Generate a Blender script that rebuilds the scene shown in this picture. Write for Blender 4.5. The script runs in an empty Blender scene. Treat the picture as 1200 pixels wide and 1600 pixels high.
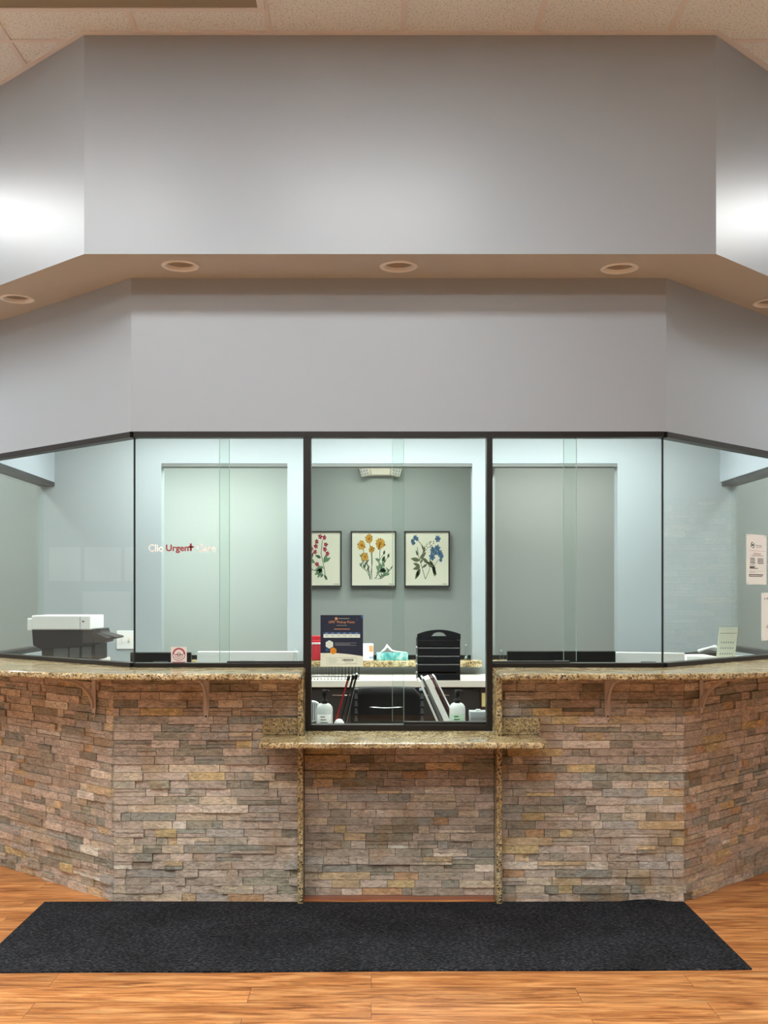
import bpy, bmesh, math, random
from mathutils import Vector, Matrix
R = math.radians
scene = bpy.context.scene
COL = scene.collection

# ------------------------------------------------------------------ camera / world / exposure
CAMZ = 1.48
F = 1700.0                                   # focal length in pixels of the 1200x1600 frame
cd = bpy.data.cameras.new('camera')
cam = bpy.data.objects.new('camera', cd); COL.objects.link(cam)
cam.location = (0, 0, CAMZ); cam.rotation_euler = (R(90), 0, 0)
cd.sensor_width = 36; cd.sensor_fit = 'AUTO'; cd.lens = F / 1600 * 36
cd.shift_x = 20 / 1600; cd.shift_y = 130 / 1600
cd.clip_start = .05; cd.clip_end = 60
scene.camera = cam
w = bpy.data.worlds.new('world'); scene.world = w; w.use_nodes = True
w.node_tree.nodes['Background'].inputs[0].default_value = (.5, .52, .55, 1)
w.node_tree.nodes['Background'].inputs[1].default_value = .05
vs = scene.view_settings
vs.view_transform = 'Standard'; vs.look = 'None'; vs.gamma = 1; vs.use_curve_mapping = False
vs.exposure = 0.0
LOBBY = 29.0      # emission of the lobby troffers
INNER = 17.5      # emission of the reception office troffers
REAR = 13.0       # emission of the rear corridor troffers
scene.cycles.use_denoising = True
scene.cycles.max_bounces = 8
scene.cycles.transparent_max_bounces = 24

# ------------------------------------------------------------------ helpers
def lin(c):
    return c / 12.92 if c <= .04045 else ((c + .055) / 1.055) ** 2.4
def rgb(r, g, b):
    return (lin(r / 255), lin(g / 255), lin(b / 255), 1)

def mat(name, col, rough=.5, metal=0, spec=.5, emis=None, estr=0):
    m = bpy.data.materials.new(name); m.use_nodes = True
    b = m.node_tree.nodes['Principled BSDF']
    b.inputs['Base Color'].default_value = col
    b.inputs['Roughness'].default_value = rough
    b.inputs['Metallic'].default_value = metal
    b.inputs['Specular IOR Level'].default_value = spec
    if emis:
        b.inputs['Emission Color'].default_value = emis
        b.inputs['Emission Strength'].default_value = estr
    return m

def nd(m, t, **kw):
    n = m.node_tree.nodes.new(t)
    for k, v in kw.items():
        if k.startswith('i_'):
            n.inputs[k[2:].replace('_', ' ')].default_value = v
        else:
            setattr(n, k, v)
    return n
def lk(m, a, b): m.node_tree.links.new(a, b)
def ramp(m, fac, stops, interp='LINEAR'):
    r = m.node_tree.nodes.new('ShaderNodeValToRGB'); r.color_ramp.interpolation = interp
    e = r.color_ramp.elements
    while len(e) < len(stops): e.new(.5)
    for el, (p, c) in zip(e, stops):
        el.position = p; el.color = c
    lk(m, fac, r.inputs[0]); return r.outputs[0]
def coords(m, scale=(1, 1, 1), rot=(0, 0, 0)):
    tc = nd(m, 'ShaderNodeTexCoord'); mp = nd(m, 'ShaderNodeMapping')
    mp.inputs['Scale'].default_value = scale; mp.inputs['Rotation'].default_value = rot
    lk(m, tc.outputs['Object'], mp.inputs[0]); return mp.outputs[0]
def bump(m, h, strength=.2, dist=.01):
    b = nd(m, 'ShaderNodeBump'); b.inputs['Strength'].default_value = strength; b.inputs['Distance'].default_value = dist
    lk(m, h, b.inputs['Height']); lk(m, b.outputs[0], m.node_tree.nodes['Principled BSDF'].inputs['Normal'])
def base(m, c): lk(m, c, m.node_tree.nodes['Principled BSDF'].inputs['Base Color'])
def mixc(m, fac, a, b, mode='MIX'):
    n = nd(m, 'ShaderNodeMix', data_type='RGBA', blend_type=mode)
    for s, v in ((n.inputs[0], fac), (n.inputs[6], a), (n.inputs[7], b)):
        if hasattr(v, 'is_output'): lk(m, v, s)
        else: s.default_value = v
    return n.outputs[2]

# ------------------------------------------------------------------ materials
def paint(name, col, rough=.45, spec=.4):
    m = mat(name, col, rough, spec=spec)
    n = nd(m, 'ShaderNodeTexNoise', i_Scale=160.0, i_Detail=3.0); lk(m, coords(m), n.inputs['Vector'])
    bump(m, n.outputs[0], .06, .003); return m
M = {}
M['wall'] = paint('blue_grey_paint', rgb(168, 178, 187), .33, .5)
M['wallin'] = paint('office_paint', rgb(160, 170, 174), .5, .35)
M['green'] = paint('sage_paint', rgb(168, 174, 170), .6, .3)
M['tan'] = paint('soffit_paint', rgb(190, 188, 184), .7, .2)
M['pale'] = paint('pale_paint', rgb(205, 205, 198), .6, .3)
M['lobby'] = paint('lobby_paint', rgb(186, 188, 187), .6, .3)
M['lobbydark'] = paint('lobby_darkened', rgb(104, 104, 102), .6, .3)  # wall behind the camera, darkened to weaken its reflection in the glass
M['dark_frame'] = mat('bronze_aluminium', rgb(30, 26, 24), .4, .2)
M['black'] = mat('black_plastic', rgb(10, 10, 12), .5, spec=.3)
M['blacknavy'] = mat('navy_black_plastic', rgb(8, 10, 20), .4, spec=.3)
M['greyplastic'] = mat('grey_plastic', rgb(92, 96, 100), .45)
M['lightgrey'] = mat('light_grey_plastic', rgb(170, 174, 176), .45)
M['white'] = mat('white_plastic', rgb(232, 234, 234), .4)
M['ivory'] = mat('ivory_plastic', rgb(226, 218, 198), .45)
M['laminate'] = mat('white_laminate', rgb(226, 224, 214), .35)
M['trimwhite'] = mat('can_trim', rgb(240, 240, 238), .5)
M['baffle'] = mat('can_baffle', rgb(176, 172, 164), .5)
M['bulb'] = mat('unlit_bulb', rgb(238, 236, 230), .35)
M['bracket'] = mat('bracket_enamel', rgb(212, 200, 190), .45)
M['screw'] = mat('screw_metal', rgb(90, 82, 75), .35, .8)
M['chrome'] = mat('chrome', rgb(210, 212, 214), .18, 1.0)
M['red'] = mat('red_plastic', rgb(168, 14, 34), .4)
M['redtext'] = mat('red_vinyl', rgb(150, 6, 26), .5)
M['whitetext'] = mat('white_vinyl', rgb(246, 248, 246), .5)
M['paper'] = mat('paper', rgb(249, 248, 245), .8, spec=.2)
M['paperw'] = mat('cream_paper', rgb(250, 246, 234), .8, spec=.2)
M['ink'] = mat('ink', rgb(50, 50, 52), .8, spec=.1)
M['inkgrey'] = mat('grey_ink', rgb(138, 138, 140), .8, spec=.1)
M['inkred'] = mat('red_ink', rgb(170, 60, 66), .8, spec=.1)
M['inkgreen'] = mat('green_ink', rgb(40, 110, 84), .8, spec=.1)
M['navy'] = mat('navy_print', rgb(22, 30, 62), .5)
M['blue'] = mat('blue_print', rgb(44, 88, 150), .5)
M['orange'] = mat('orange_print', rgb(244, 150, 32), .5)
M['peach'] = mat('peach_print', rgb(246, 164, 110), .5)
M['teal'] = mat('teal_card', rgb(96, 178, 176), .6)
M['tissue'] = mat('tissue', rgb(245, 246, 244), .9, spec=.1)
M['artframe'] = mat('art_frame', rgb(52, 48, 44), .5)
M['canvas'] = mat('canvas', rgb(238, 234, 214), .85, spec=.1)
M['stem'] = mat('stem_green', rgb(84, 104, 84), .8, spec=.1)
M['leaf'] = mat('leaf_green', rgb(112, 146, 112), .8, spec=.1)
M['olive'] = mat('olive_leaf', rgb(104, 112, 84), .8, spec=.1)
M['petred'] = mat('crimson_petal', rgb(150, 46, 72), .8, spec=.1)
M['petred2'] = mat('rose_petal', rgb(196, 96, 112), .8, spec=.1)
M['petyel'] = mat('amber_petal', rgb(206, 160, 72), .8, spec=.1)
M['petyel2'] = mat('ochre_petal', rgb(178, 116, 40), .8, spec=.1)
M['petblue'] = mat('blue_petal', rgb(92, 124, 150), .8, spec=.1)
M['petblue2'] = mat('slate_petal', rgb(62, 90, 120), .8, spec=.1)
M['yellow'] = mat('yellow_note', rgb(228, 214, 150), .8)
M['brown'] = mat('dark_brown_wood', rgb(66, 44, 34), .5)
M['darkcab'] = mat('charcoal_laminate', rgb(40, 38, 38), .5)
M['maroon'] = mat('maroon_card', rgb(92, 30, 40), .6)
M['steelblue'] = mat('pale_blue_plastic', rgb(160, 182, 208), .4)
M['greenlabel'] = mat('pale_green_label', rgb(176, 204, 178), .6)
M['oliveglass'] = mat('olive_lens', rgb(150, 144, 122), .6)
M['glassedge'] = mat('glass_edge', rgb(150, 176, 168), .2)
M['joint'] = mat('dark_joint', rgb(20, 26, 26), .3)
M['steel'] = mat('grey_steel', rgb(150, 152, 152), .35, .4)

def make_glass(name, tint):
    m = bpy.data.materials.new(name); m.use_nodes = True
    nt = m.node_tree; nt.nodes.clear()
    out = nt.nodes.new('ShaderNodeOutputMaterial'); mx = nt.nodes.new('ShaderNodeMixShader')
    tr = nt.nodes.new('ShaderNodeBsdfTransparent'); gl = nt.nodes.new('ShaderNodeBsdfGlossy')
    fr = nt.nodes.new('ShaderNodeFresnel'); ge = nt.nodes.new('ShaderNodeNewGeometry')
    inv = nt.nodes.new('ShaderNodeMath'); inv.operation = 'SUBTRACT'; inv.inputs[0].default_value = 1
    mul = nt.nodes.new('ShaderNodeMath'); mul.operation = 'MULTIPLY'
    mu2 = nt.nodes.new('ShaderNodeMath'); mu2.operation = 'MULTIPLY'; mu2.inputs[1].default_value = 1.1; mu2.use_clamp = True
    fr.inputs[0].default_value = 1.5
    tr.inputs[0].default_value = tint; gl.inputs['Roughness'].default_value = .0
    gl.inputs[0].default_value = (.95, 1, .98, 1)
    L = nt.links.new
    L(ge.outputs['Backfacing'], inv.inputs[1]); L(fr.outputs[0], mul.inputs[0]); L(inv.outputs[0], mul.inputs[1])
    L(mul.outputs[0], mu2.inputs[0]); L(mu2.outputs[0], mx.inputs[0]); L(tr.outputs[0], mx.inputs[1]); L(gl.outputs[0], mx.inputs[2])
    L(mx.outputs[0], out.inputs[0]); return m
M['glass'] = make_glass('window_glass', (.955, .985, .97, 1))
M['acrylic'] = make_glass('clear_acrylic', (.96, .98, .98, 1))
M['frosted'] = mat('frosted_bottle', rgb(246, 250, 248), .3)

# granite
m = mat('granite', (1, 1, 1, 1), .16, spec=.5); v = coords(m)
n1 = nd(m, 'ShaderNodeTexNoise', i_Scale=70.0, i_Detail=6.0, i_Roughness=.65); lk(m, v, n1.inputs['Vector'])
v2 = coords(m, (1, 1, 1)); n2 = nd(m, 'ShaderNodeTexNoise', i_Scale=14.0, i_Detail=4.0); lk(m, v2, n2.inputs['Vector'])
n3 = nd(m, 'ShaderNodeTexNoise', i_Scale=120.0, i_Detail=4.0, i_Roughness=.7); lk(m, coords(m), n3.inputs['Vector'])
c1 = ramp(m, n2.outputs[0], [(.3, rgb(170, 148, 108)), (.5, rgb(208, 190, 150)), (.7, rgb(230, 218, 188))])
c2 = ramp(m, n1.outputs[0], [(.40, rgb(60, 46, 32)), (.46, rgb(160, 130, 88)), (.52, rgb(250, 242, 216))])
c3 = mixc(m, .55, c1, c2, 'MULTIPLY')
sp = ramp(m, n3.outputs[0], [(.42, (1, 1, 1, 1)), (.455, (0, 0, 0, 1))])
base(m, mixc(m, sp, c3, rgb(40, 32, 26)))
M['granite'] = m

# ledger stone : a colour per stone (face attribute) + veining
m = mat('ledger_stone', (1, 1, 1, 1), .7, spec=.35)
at = nd(m, 'ShaderNodeAttribute'); at.attribute_name = 'Col'
v = coords(m, (1, 1, 2.6))
n1 = nd(m, 'ShaderNodeTexNoise', i_Scale=26.0, i_Detail=8.0, i_Roughness=.7, i_Distortion=1.0); lk(m, v, n1.inputs['Vector'])
n2 = nd(m, 'ShaderNodeTexNoise', i_Scale=6.0, i_Detail=5.0, i_Distortion=.8); lk(m, coords(m), n2.inputs['Vector'])
g = ramp(m, n1.outputs[0], [(.3, (.42, .41, .38, 1)), (.5, (.97, .97, .97, 1)), (.68, (1.38, 1.38, 1.38, 1))])
c = mixc(m, 1.0, at.outputs['Color'], g, 'MULTIPLY')
rust = ramp(m, n2.outputs[0], [(.55, (0, 0, 0, 1)), (.72, (.5, .5, .5, 1))])
base(m, mixc(m, rust, c, rgb(176, 140, 92)))
n4 = nd(m, 'ShaderNodeTexNoise', i_Scale=45.0, i_Detail=8.0, i_Roughness=.6, i_Distortion=.6); lk(m, coords(m, (1, 1, 2)), n4.inputs['Vector'])
bump(m, n4.outputs[0], .8, .012)
M['stone'] = m
M['stonegap'] = mat('stone_gap', rgb(70, 58, 50), .9)

# wood plank floor
m = mat('wood_floor', (1, 1, 1, 1), .38, spec=.4)
v = coords(m)
br = nd(m, 'ShaderNodeTexBrick', i_Scale=1.0)
br.inputs['Brick Width'].default_value = 1.22; br.inputs['Row Height'].default_value = .152
br.inputs['Mortar Size'].default_value = .0009; br.inputs['Mortar Smooth'].default_value = .1; br.inputs['Bias'].default_value = 0
br.inputs['Color1'].default_value = (0, 0, 0, 1); br.inputs['Color2'].default_value = (1, 1, 1, 1); br.inputs['Mortar'].default_value = (.5, .5, .5, 1)
br.offset = .37; lk(m, v, br.inputs['Vector'])
sep = nd(m, 'ShaderNodeSeparateColor'); lk(m, br.outputs['Color'], sep.inputs[0])
tc = nd(m, 'ShaderNodeTexCoord'); cmb = nd(m, 'ShaderNodeCombineXYZ')
ml = nd(m, 'ShaderNodeMath', operation='MULTIPLY'); ml.inputs[1].default_value = 37.0; lk(m, sep.outputs[0], ml.inputs[0])
lk(m, ml.outputs[0], cmb.inputs[0]); lk(m, ml.outputs[0], cmb.inputs[2])
ad = nd(m, 'ShaderNodeVectorMath', operation='ADD'); lk(m, tc.outputs['Object'], ad.inputs[0]); lk(m, cmb.outputs[0], ad.inputs[1])
mp = nd(m, 'ShaderNodeMapping'); mp.inputs['Scale'].default_value = (1.0, 9.0, 1); lk(m, ad.outputs[0], mp.inputs[0])
n1 = nd(m, 'ShaderNodeTexNoise', i_Scale=2.2, i_Detail=8.0, i_Roughness=.62, i_Distortion=1.6); lk(m, mp.outputs[0], n1.inputs['Vector'])
mp2 = nd(m, 'ShaderNodeMapping'); mp2.inputs['Scale'].default_value = (1.5, 40.0, 1); lk(m, ad.outputs[0], mp2.inputs[0])
n2 = nd(m, 'ShaderNodeTexNoise', i_Scale=3.0, i_Detail=4.0); lk(m, mp2.outputs[0], n2.inputs['Vector'])
c1 = ramp(m, n1.outputs[0], [(.33, rgb(132, 78, 36)), (.43, rgb(184, 118, 62)), (.54, rgb(214, 148, 88)), (.70, rgb(232, 178, 118))])
g2 = ramp(m, n2.outputs[0], [(.35, (.78, .76, .74, 1)), (.6, (1.08, 1.08, 1.08, 1))])
c2 = mixc(m, 1.0, c1, g2, 'MULTIPLY')
tone = ramp(m, sep.outputs[0], [(0, (.84, .82, .80, 1)), (1, (1.1, 1.08, 1.06, 1))])
c3 = mixc(m, 1.0, c2, tone, 'MULTIPLY')
mp3 = nd(m, 'ShaderNodeMapping'); mp3.inputs['Scale'].default_value = (.7, 6.0, 1); lk(m, ad.outputs[0], mp3.inputs[0])
n5 = nd(m, 'ShaderNodeTexNoise', i_Scale=3.2, i_Detail=5.0, i_Distortion=2.5); lk(m, mp3.outputs[0], n5.inputs['Vector'])
c3 = mixc(m, ramp(m, n5.outputs[0], [(.53, (0, 0, 0, 1)), (.63, (.45, .45, .45, 1))]), c3, rgb(128, 74, 38))
vo = nd(m, 'ShaderNodeTexVoronoi', i_Scale=1.5); mp4 = nd(m, 'ShaderNodeMapping'); mp4.inputs['Scale'].default_value = (1.0, 2.2, 1); lk(m, ad.outputs[0], mp4.inputs[0]); lk(m, mp4.outputs[0], vo.inputs['Vector'])
c3 = mixc(m, ramp(m, vo.outputs['Distance'], [(.02, (.85, .85, .85, 1)), (.05, (.45, .45, .45, 1)), (.09, (0, 0, 0, 1))]), c3, rgb(84, 44, 22))
base(m, mixc(m, br.outputs['Fac'], c3, rgb(84, 50, 28)))
bump(m, n2.outputs[0], .12, .003)
M['floor'] = m

# mat
m = mat('charcoal_carpet', (1, 1, 1, 1), .95, spec=.1)
n1 = nd(m, 'ShaderNodeTexNoise', i_Scale=130.0, i_Detail=5.0, i_Roughness=.75); lk(m, coords(m, (.5, 1.3, 1)), n1.inputs['Vector'])
n2 = nd(m, 'ShaderNodeTexNoise', i_Scale=3.0, i_Detail=3.0); lk(m, coords(m), n2.inputs['Vector'])
wv = nd(m, 'ShaderNodeTexWave', i_Scale=32.0, i_Distortion=1.0, bands_direction='Y'); lk(m, coords(m), wv.inputs['Vector'])
c1 = ramp(m, n1.outputs[0], [(.38, rgb(18, 19, 23)), (.52, rgb(44, 46, 50)), (.66, rgb(104, 106, 112))])
c2 = mixc(m, 1.0, c1, ramp(m, n2.outputs[0], [(.35, (.72, .71, .70, 1)), (.65, (1.1, 1.1, 1.12, 1))]), 'MULTIPLY')
base(m, mixc(m, .35, c2, ramp(m, wv.outputs[0], [(0, (.45, .45, .45, 1)), (1, (1.1, 1.1, 1.1, 1))]), 'MULTIPLY'))
bump(m, n1.outputs[0], .8, .006)
M['carpet'] = m

# ceiling tile
m = mat('acoustic_tile', (1, 1, 1, 1), .9, spec=.1)
n1 = nd(m, 'ShaderNodeTexNoise', i_Scale=130.0, i_Detail=3.0, i_Roughness=.7); lk(m, coords(m), n1.inputs['Vector'])
base(m, ramp(m, n1.outputs[0], [(.35, rgb(160, 160, 160)), (.44, rgb(238, 250, 255))]))
bump(m, n1.outputs[0], .3, .004)
M['tile'] = m
M['grid'] = mat('ceiling_grid', rgb(232, 234, 236), .5)
M['light'] = mat('lit_diffuser', rgb(240, 240, 235), .5, emis=(.95, .98, .975, 1), estr=LOBBY)
M['lightin'] = mat('lit_office_diffuser', rgb(240, 240, 235), .5, emis=(.96, 1, .985, 1), estr=INNER)
M['lightrear'] = mat('added_rear_diffuser', rgb(240, 240, 235), .5, emis=(.95, 1, .95, 1), estr=REAR * 1.35)

M['lightinb'] = mat('added_office_diffuser', rgb(240, 240, 235), .5, emis=(.96, 1, .985, 1), estr=INNER * .8)
M['lightrearl'] = mat('lit_rear_diffuser_left', rgb(240, 240, 235), .5, emis=(.95, 1, .95, 1), estr=REAR * 1.9)
M['lightrearr'] = mat('lit_rear_diffuser_right', rgb(240, 240, 235), .5, emis=(1, .97, .92, 1), estr=REAR * .78)
# ------------------------------------------------------------------ mesh builder
class MB:
    def __init__(s): s.v = []; s.f = []; s.m = []; s.sm = []
    def add(s, vs, fs, mi=0, smooth=False):
        o = len(s.v); s.v += [tuple(p) for p in vs]
        for f in fs: s.f.append([o + i for i in f]); s.m.append(mi); s.sm.append(smooth)
        return s
    def box(s, x0, x1, y0, y1, z0, z1, mi=0, T=None):
        p = [Vector((x, y, z)) for z in (z0, z1) for x, y in ((x0, y0), (x1, y0), (x1, y1), (x0, y1))]
        if T: p = [T @ q for q in p]
        return s.add(p, [(3, 2, 1, 0), (4, 5, 6, 7), (0, 1, 5, 4), (1, 2, 6, 5), (2, 3, 7, 6), (3, 0, 4, 7)], mi)
    def prism(s, pts, z0, z1, mi=0, T=None, smooth=False):      # pts counter-clockwise in xy
        n = len(pts)
        a = sum(pts[i][0] * pts[(i + 1) % n][1] - pts[(i + 1) % n][0] * pts[i][1] for i in range(n))
        if a < 0: pts = pts[::-1]
        p = [Vector((x, y, z0)) for x, y in pts] + [Vector((x, y, z1)) for x, y in pts]
        if T: p = [T @ q for q in p]
        s.add(p, [tuple(range(n))[::-1], tuple(range(n, 2 * n))], mi)
        o = len(s.v) - 2 * n
        for i in range(n):
            j = (i + 1) % n
            s.f.append([o + i, o + j, o + n + j, o + n + i]); s.m.append(mi); s.sm.append(smooth)
        return s
    def lathe(s, prof, seg=24, mi=0, T=None, cap=True):
        vs_, fs = [], []
        for r, z in prof:
            for k in range(seg):
                a = 2 * math.pi * k / seg; q = Vector((r * math.cos(a), r * math.sin(a), z)); vs_.append(T @ q if T else q)
        for i in range(len(prof) - 1):
            for k in range(seg):
                l = (k + 1) % seg
                fs.append((i * seg + k, i * seg + l, (i + 1) * seg + l, (i + 1) * seg + k))
        s.add(vs_, fs, mi, True)
        if cap:
            o = len(s.v) - len(vs_)
            if prof[0][0] > 1e-4: s.f.append([o + k for k in range(seg)][::-1]); s.m.append(mi); s.sm.append(False)
            if prof[-1][0] > 1e-4: s.f.append([o + (len(prof) - 1) * seg + k for k in range(seg)]); s.m.append(mi); s.sm.append(False)
        return s
    def tube(s, pts, r, seg=8, mi=0):
        pts = [Vector(p) for p in pts]; n = len(pts); vs_, fs = [], []
        for i, p in enumerate(pts):
            t = (pts[min(i + 1, n - 1)] - pts[max(i - 1, 0)]).normalized()
            u = t.cross(Vector((0, 0, 1)))
            if u.length < .05: u = t.cross(Vector((0, 1, 0)))
            u.normalize(); w_ = t.cross(u)
            rr = r[i] if isinstance(r, (list, tuple)) else r
            for k in range(seg):
                a = 2 * math.pi * k / seg; vs_.append(p + u * rr * math.cos(a) + w_ * rr * math.sin(a))
        for i in range(n - 1):
            for k in range(seg):
                l = (k + 1) % seg
                fs.append((i * seg + k, (i + 1) * seg + k, (i + 1) * seg + l, i * seg + l))
        fs.append(tuple(range(seg))); fs.append(tuple(range((n - 1) * seg, n * seg))[::-1])
        return s.add(vs_, fs, mi, True)
    def build(s, name, mats, parent=None, bevel=0, seg=2, fix=True):
        me = bpy.data.meshes.new(name); me.from_pydata(s.v, [], s.f)
        for m_ in (mats if isinstance(mats, list) else [mats]): me.materials.append(M[m_] if isinstance(m_, str) else m_)
        for p, mi, sm in zip(me.polygons, s.m, s.sm): p.material_index = mi; p.use_smooth = sm
        if fix:
            b = bmesh.new(); b.from_mesh(me); bmesh.ops.recalc_face_normals(b, faces=b.faces); b.to_mesh(me); b.free()
        me.validate(); me.update()
        o = bpy.data.objects.new(name, me); COL.objects.link(o)
        if parent: o.parent = parent
        if bevel:
            md = o.modifiers.new('bevel', 'BEVEL'); md.width = bevel; md.segments = seg; md.limit_method = 'ANGLE'; md.angle_limit = R(40)
            md.harden_normals = False
        return o

def empty(name, loc=(0, 0, 0), rz=0, rx=0, parent=None):
    o = bpy.data.objects.new(name, None); COL.objects.link(o); o.location = loc; o.rotation_euler = (rx, 0, rz)
    o.empty_display_size = .1
    if parent: o.parent = parent
    return o
def tag(o, label, cat, group=None, kind=None):
    o['label'] = label; o['category'] = cat
    if group: o['group'] = group
    if kind: o['kind'] = kind
    return o
def struct(o, label=None):
    o['kind'] = 'structure'
    if label: o['label'] = label
    return o
def settle(o):
    """give a world-space mesh its origin at the middle of its own base"""
    me = o.data; n = len(me.vertices)
    xs = [v_.co for v_ in me.vertices]
    c_ = Vector(((min(p.x for p in xs) + max(p.x for p in xs)) / 2, (min(p.y for p in xs) + max(p.y for p in xs)) / 2, min(p.z for p in xs)))
    me.transform(Matrix.Translation(-c_)); o.location = c_; return o
def PX(px, Y): return (px - 580) * Y / F
def PZ(py, Y): return CAMZ + (930 - py) * Y / F

def text_mesh(name, body, width, height, material, parent, T, offset=0.0, thick=.0004):
    cu = bpy.data.curves.new(name, 'FONT'); cu.body = body; cu.size = 1; cu.offset = offset; cu.extrude = .002; cu.resolution_u = 4
    cu.align_x = 'LEFT'
    tmp = bpy.data.objects.new(name, cu); COL.objects.link(tmp)
    dg = bpy.context.evaluated_depsgraph_get(); dg.update()
    me = bpy.data.meshes.new_from_object(tmp.evaluated_get(dg)); bpy.data.objects.remove(tmp); bpy.data.curves.remove(cu)
    xs = [v_.co.x for v_ in me.vertices]; ys = [v_.co.y for v_ in me.vertices]
    x0, x1, y0, y1 = min(xs), max(xs), min(ys), max(ys)
    for v_ in me.vertices:
        p = Vector(((v_.co.x - x0) / (x1 - x0) * width, 0, (v_.co.y - y0) / (y1 - y0) * height))
        p.y = -thick if v_.co.z > 0 else 0
        v_.co = T @ p
    me.materials.clear(); me.materials.append(M[material])
    o = bpy.data.objects.new(name, me); COL.objects.link(o)
    if parent: o.parent = parent
    return o

# ------------------------------------------------------------------ plan of the bay
aL, aR = R(42), R(43.5)
dL = Vector((-math.cos(aL), math.sin(aL))); nL = Vector((-math.sin(aL), -math.cos(aL)))      # along / outward
dR = Vector((math.cos(aR), math.sin(aR))); nR = Vector((math.sin(aR), -math.cos(aR)))
H_L, H_R = Vector((-1.187, 5.38)), Vector((1.459, 5.38))
S_L, S_R = Vector((-1.319, 5.0)), Vector((1.585, 5.0))
B_L, B_R = Vector((-1.244, 5.26)), Vector((1.510, 5.26))
ZC = 4.062; ZS = 3.048; ZH = 2.29; ZT = 1.1225; ZU = 1.092; ZLOW = .809
YB = 9.3
XL, XR = -2.39, 2.62
def hitx(p, d, x): return p + d * ((x - p.x) / d.x)
H_LE, H_RE = hitx(H_L, dL, XL), hitx(H_R, dR, XR)
def chain_off(d):      # header line moved inwards by d
    def cor(n1_, n2_, p):
        b = (n1_ + n2_).normalized(); return p - b * (d / b.dot(n1_))
    nf = Vector((0, -1))
    return [Vector((XL + d, YB)), cor(Vector((-1, 0)), nL, H_LE), cor(nL, nf, H_L), cor(nf, nR, H_R), cor(nR, Vector((1, 0)), H_RE), Vector((XR - d, YB))]

# ------------------------------------------------------------------ room shell
LX0, LX1, LY0 = -4.9, 5.2, -2.6
mb = MB(); mb.box(LX0 - .1, LX1 + .1, LY0 - .1, YB + .1, -.1, 0)
struct(mb.build('floor', 'floor'), 'warm brown wood plank floor')
# ceiling : tiles + T grid, hole not needed under the bay
mb = MB(); mb.box(LX0 - .1, LX1 + .1, LY0 - .1, YB + .1, ZC, ZC + .1)
x = .144 - .61 * 9
while x < LX1:
    if x > LX0: mb.box(x - .012, x + .012, LY0, 8.6, ZC - .006, ZC, 1)
    x += .61
y = 5.06 - .61 * 12
while y < 8.6:
    mb.box(LX0, LX1, y - .012, y + .012, ZC - .0065, ZC, 1); y += .61
struct(mb.build('ceiling', ['tile', 'grid'], fix=False), 'beige speckled acoustic tile ceiling with grid')
for nm, b_, mt in (('wall_left', (LX0 - .1, LX0, LY0, YB, 0, ZC), 'lobby'), ('wall_right', (LX1, LX1 + .1, LY0, YB, 0, ZC), 'lobby'),
               ('wall_front', (LX0 - .1, LX1 + .1, LY0 - .1, LY0, 0, ZC), 'lobbydark'), ('wall_back', (LX0 - .1, LX1 + .1, YB, YB + .1, 0, ZC), 'green')):
    struct(MB().box(*b_).build(nm, mt))

# soffit : projecting upper box with recessed can holes in its underside
S_LE = S_L + dL * 1.75; S_RE = S_R + dR * 1.75
so = [Vector((S_LE.x, YB)), S_LE, S_L, S_R, S_RE, Vector((S_RE.x, YB))]
hi = chain_off(0.0)
def canxy(px, py):
    Y = (ZS - CAMZ) * F / (930 - py); return (PX(px, Y), Y)
cans = [canxy(282, 415), canxy(623, 416), canxy(968, 419), canxy(27, 466.5), canxy(1203, 473)]
CR = .073
bm = bmesh.new()
outer = [bm.verts.new((p.x, p.y, ZS)) for p in so + hi[::-1]]
edges = [bm.edges.new((outer[i], outer[(i + 1) % len(outer)])) for i in range(len(outer))]
for (cx, cy) in cans:
    ring = [bm.verts.new((cx + CR * math.cos(2 * math.pi * k / 64), cy + CR * math.sin(2 * math.pi * k / 64), ZS)) for k in range(64)]
    edges += [bm.edges.new((ring[k], ring[(k + 1) % 64])) for k in range(64)]
bmesh.ops.triangle_fill(bm, use_beauty=True, use_dissolve=False, edges=edges)
for f in bm.faces:
    f.normal_update()
    if f.normal.z > 0: f.normal_flip()
    f.material_index = 1
tv = [bm.verts.new((p.x, p.y, ZC + .02)) for p in so]
for i in range(5):
    f = bm.faces.new((outer[i], outer[i + 1], tv[i + 1], tv[i])); f.material_index = 0
me = bpy.data.meshes.new('wall_soffit'); bm.to_mesh(me); bm.free()
me.materials.append(M['wall']); me.materials.append(M['tan'])
o = bpy.data.objects.new('wall_soffit', me); COL.objects.link(o); struct(o, 'blue grey projecting upper wall with tan underside')
# angle moulding where the ceiling meets the soffit
mb = MB()
for i in range(1, 4):
    a, b = so[i], so[i + 1]; d = (b - a).normalized(); n = Vector((d.y, -d.x))
    if i == 1: n = nL
    if i == 2: n = Vector((0, -1))
    if i == 3: n = nR
    a2, b2 = a + n * .026, b + n * .026
    if i == 1: b2 = b + (nL + Vector((0, -1))).normalized() * .028
    if i == 2: a2 = a + (nL + Vector((0, -1))).normalized() * .028; b2 = b + (nR + Vector((0, -1))).normalized() * .028
    if i == 3: a2 = a + (nR + Vector((0, -1))).normalized() * .028
    mb.prism([a[:], b[:], b2[:], a2[:]], ZC - .008, ZC - .0005)
struct(mb.build('trim_1', 'grid'), 'ceiling edge moulding')

# header wall above the windows
ci = chain_off(.12)
mb = MB()
for i in range(5):
    a, b, c_, d_ = hi[i], hi[i + 1], ci[i + 1], ci[i]
    mb.prism([a[:], b[:], c_[:], d_[:]], ZH if i in (1, 2, 3) else ZH, ZS + .02 if i in (1, 2, 3) else ZS + .02, 0)
struct(mb.build('wall_header', 'wall'), 'blue grey wall above the reception windows')
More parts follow.
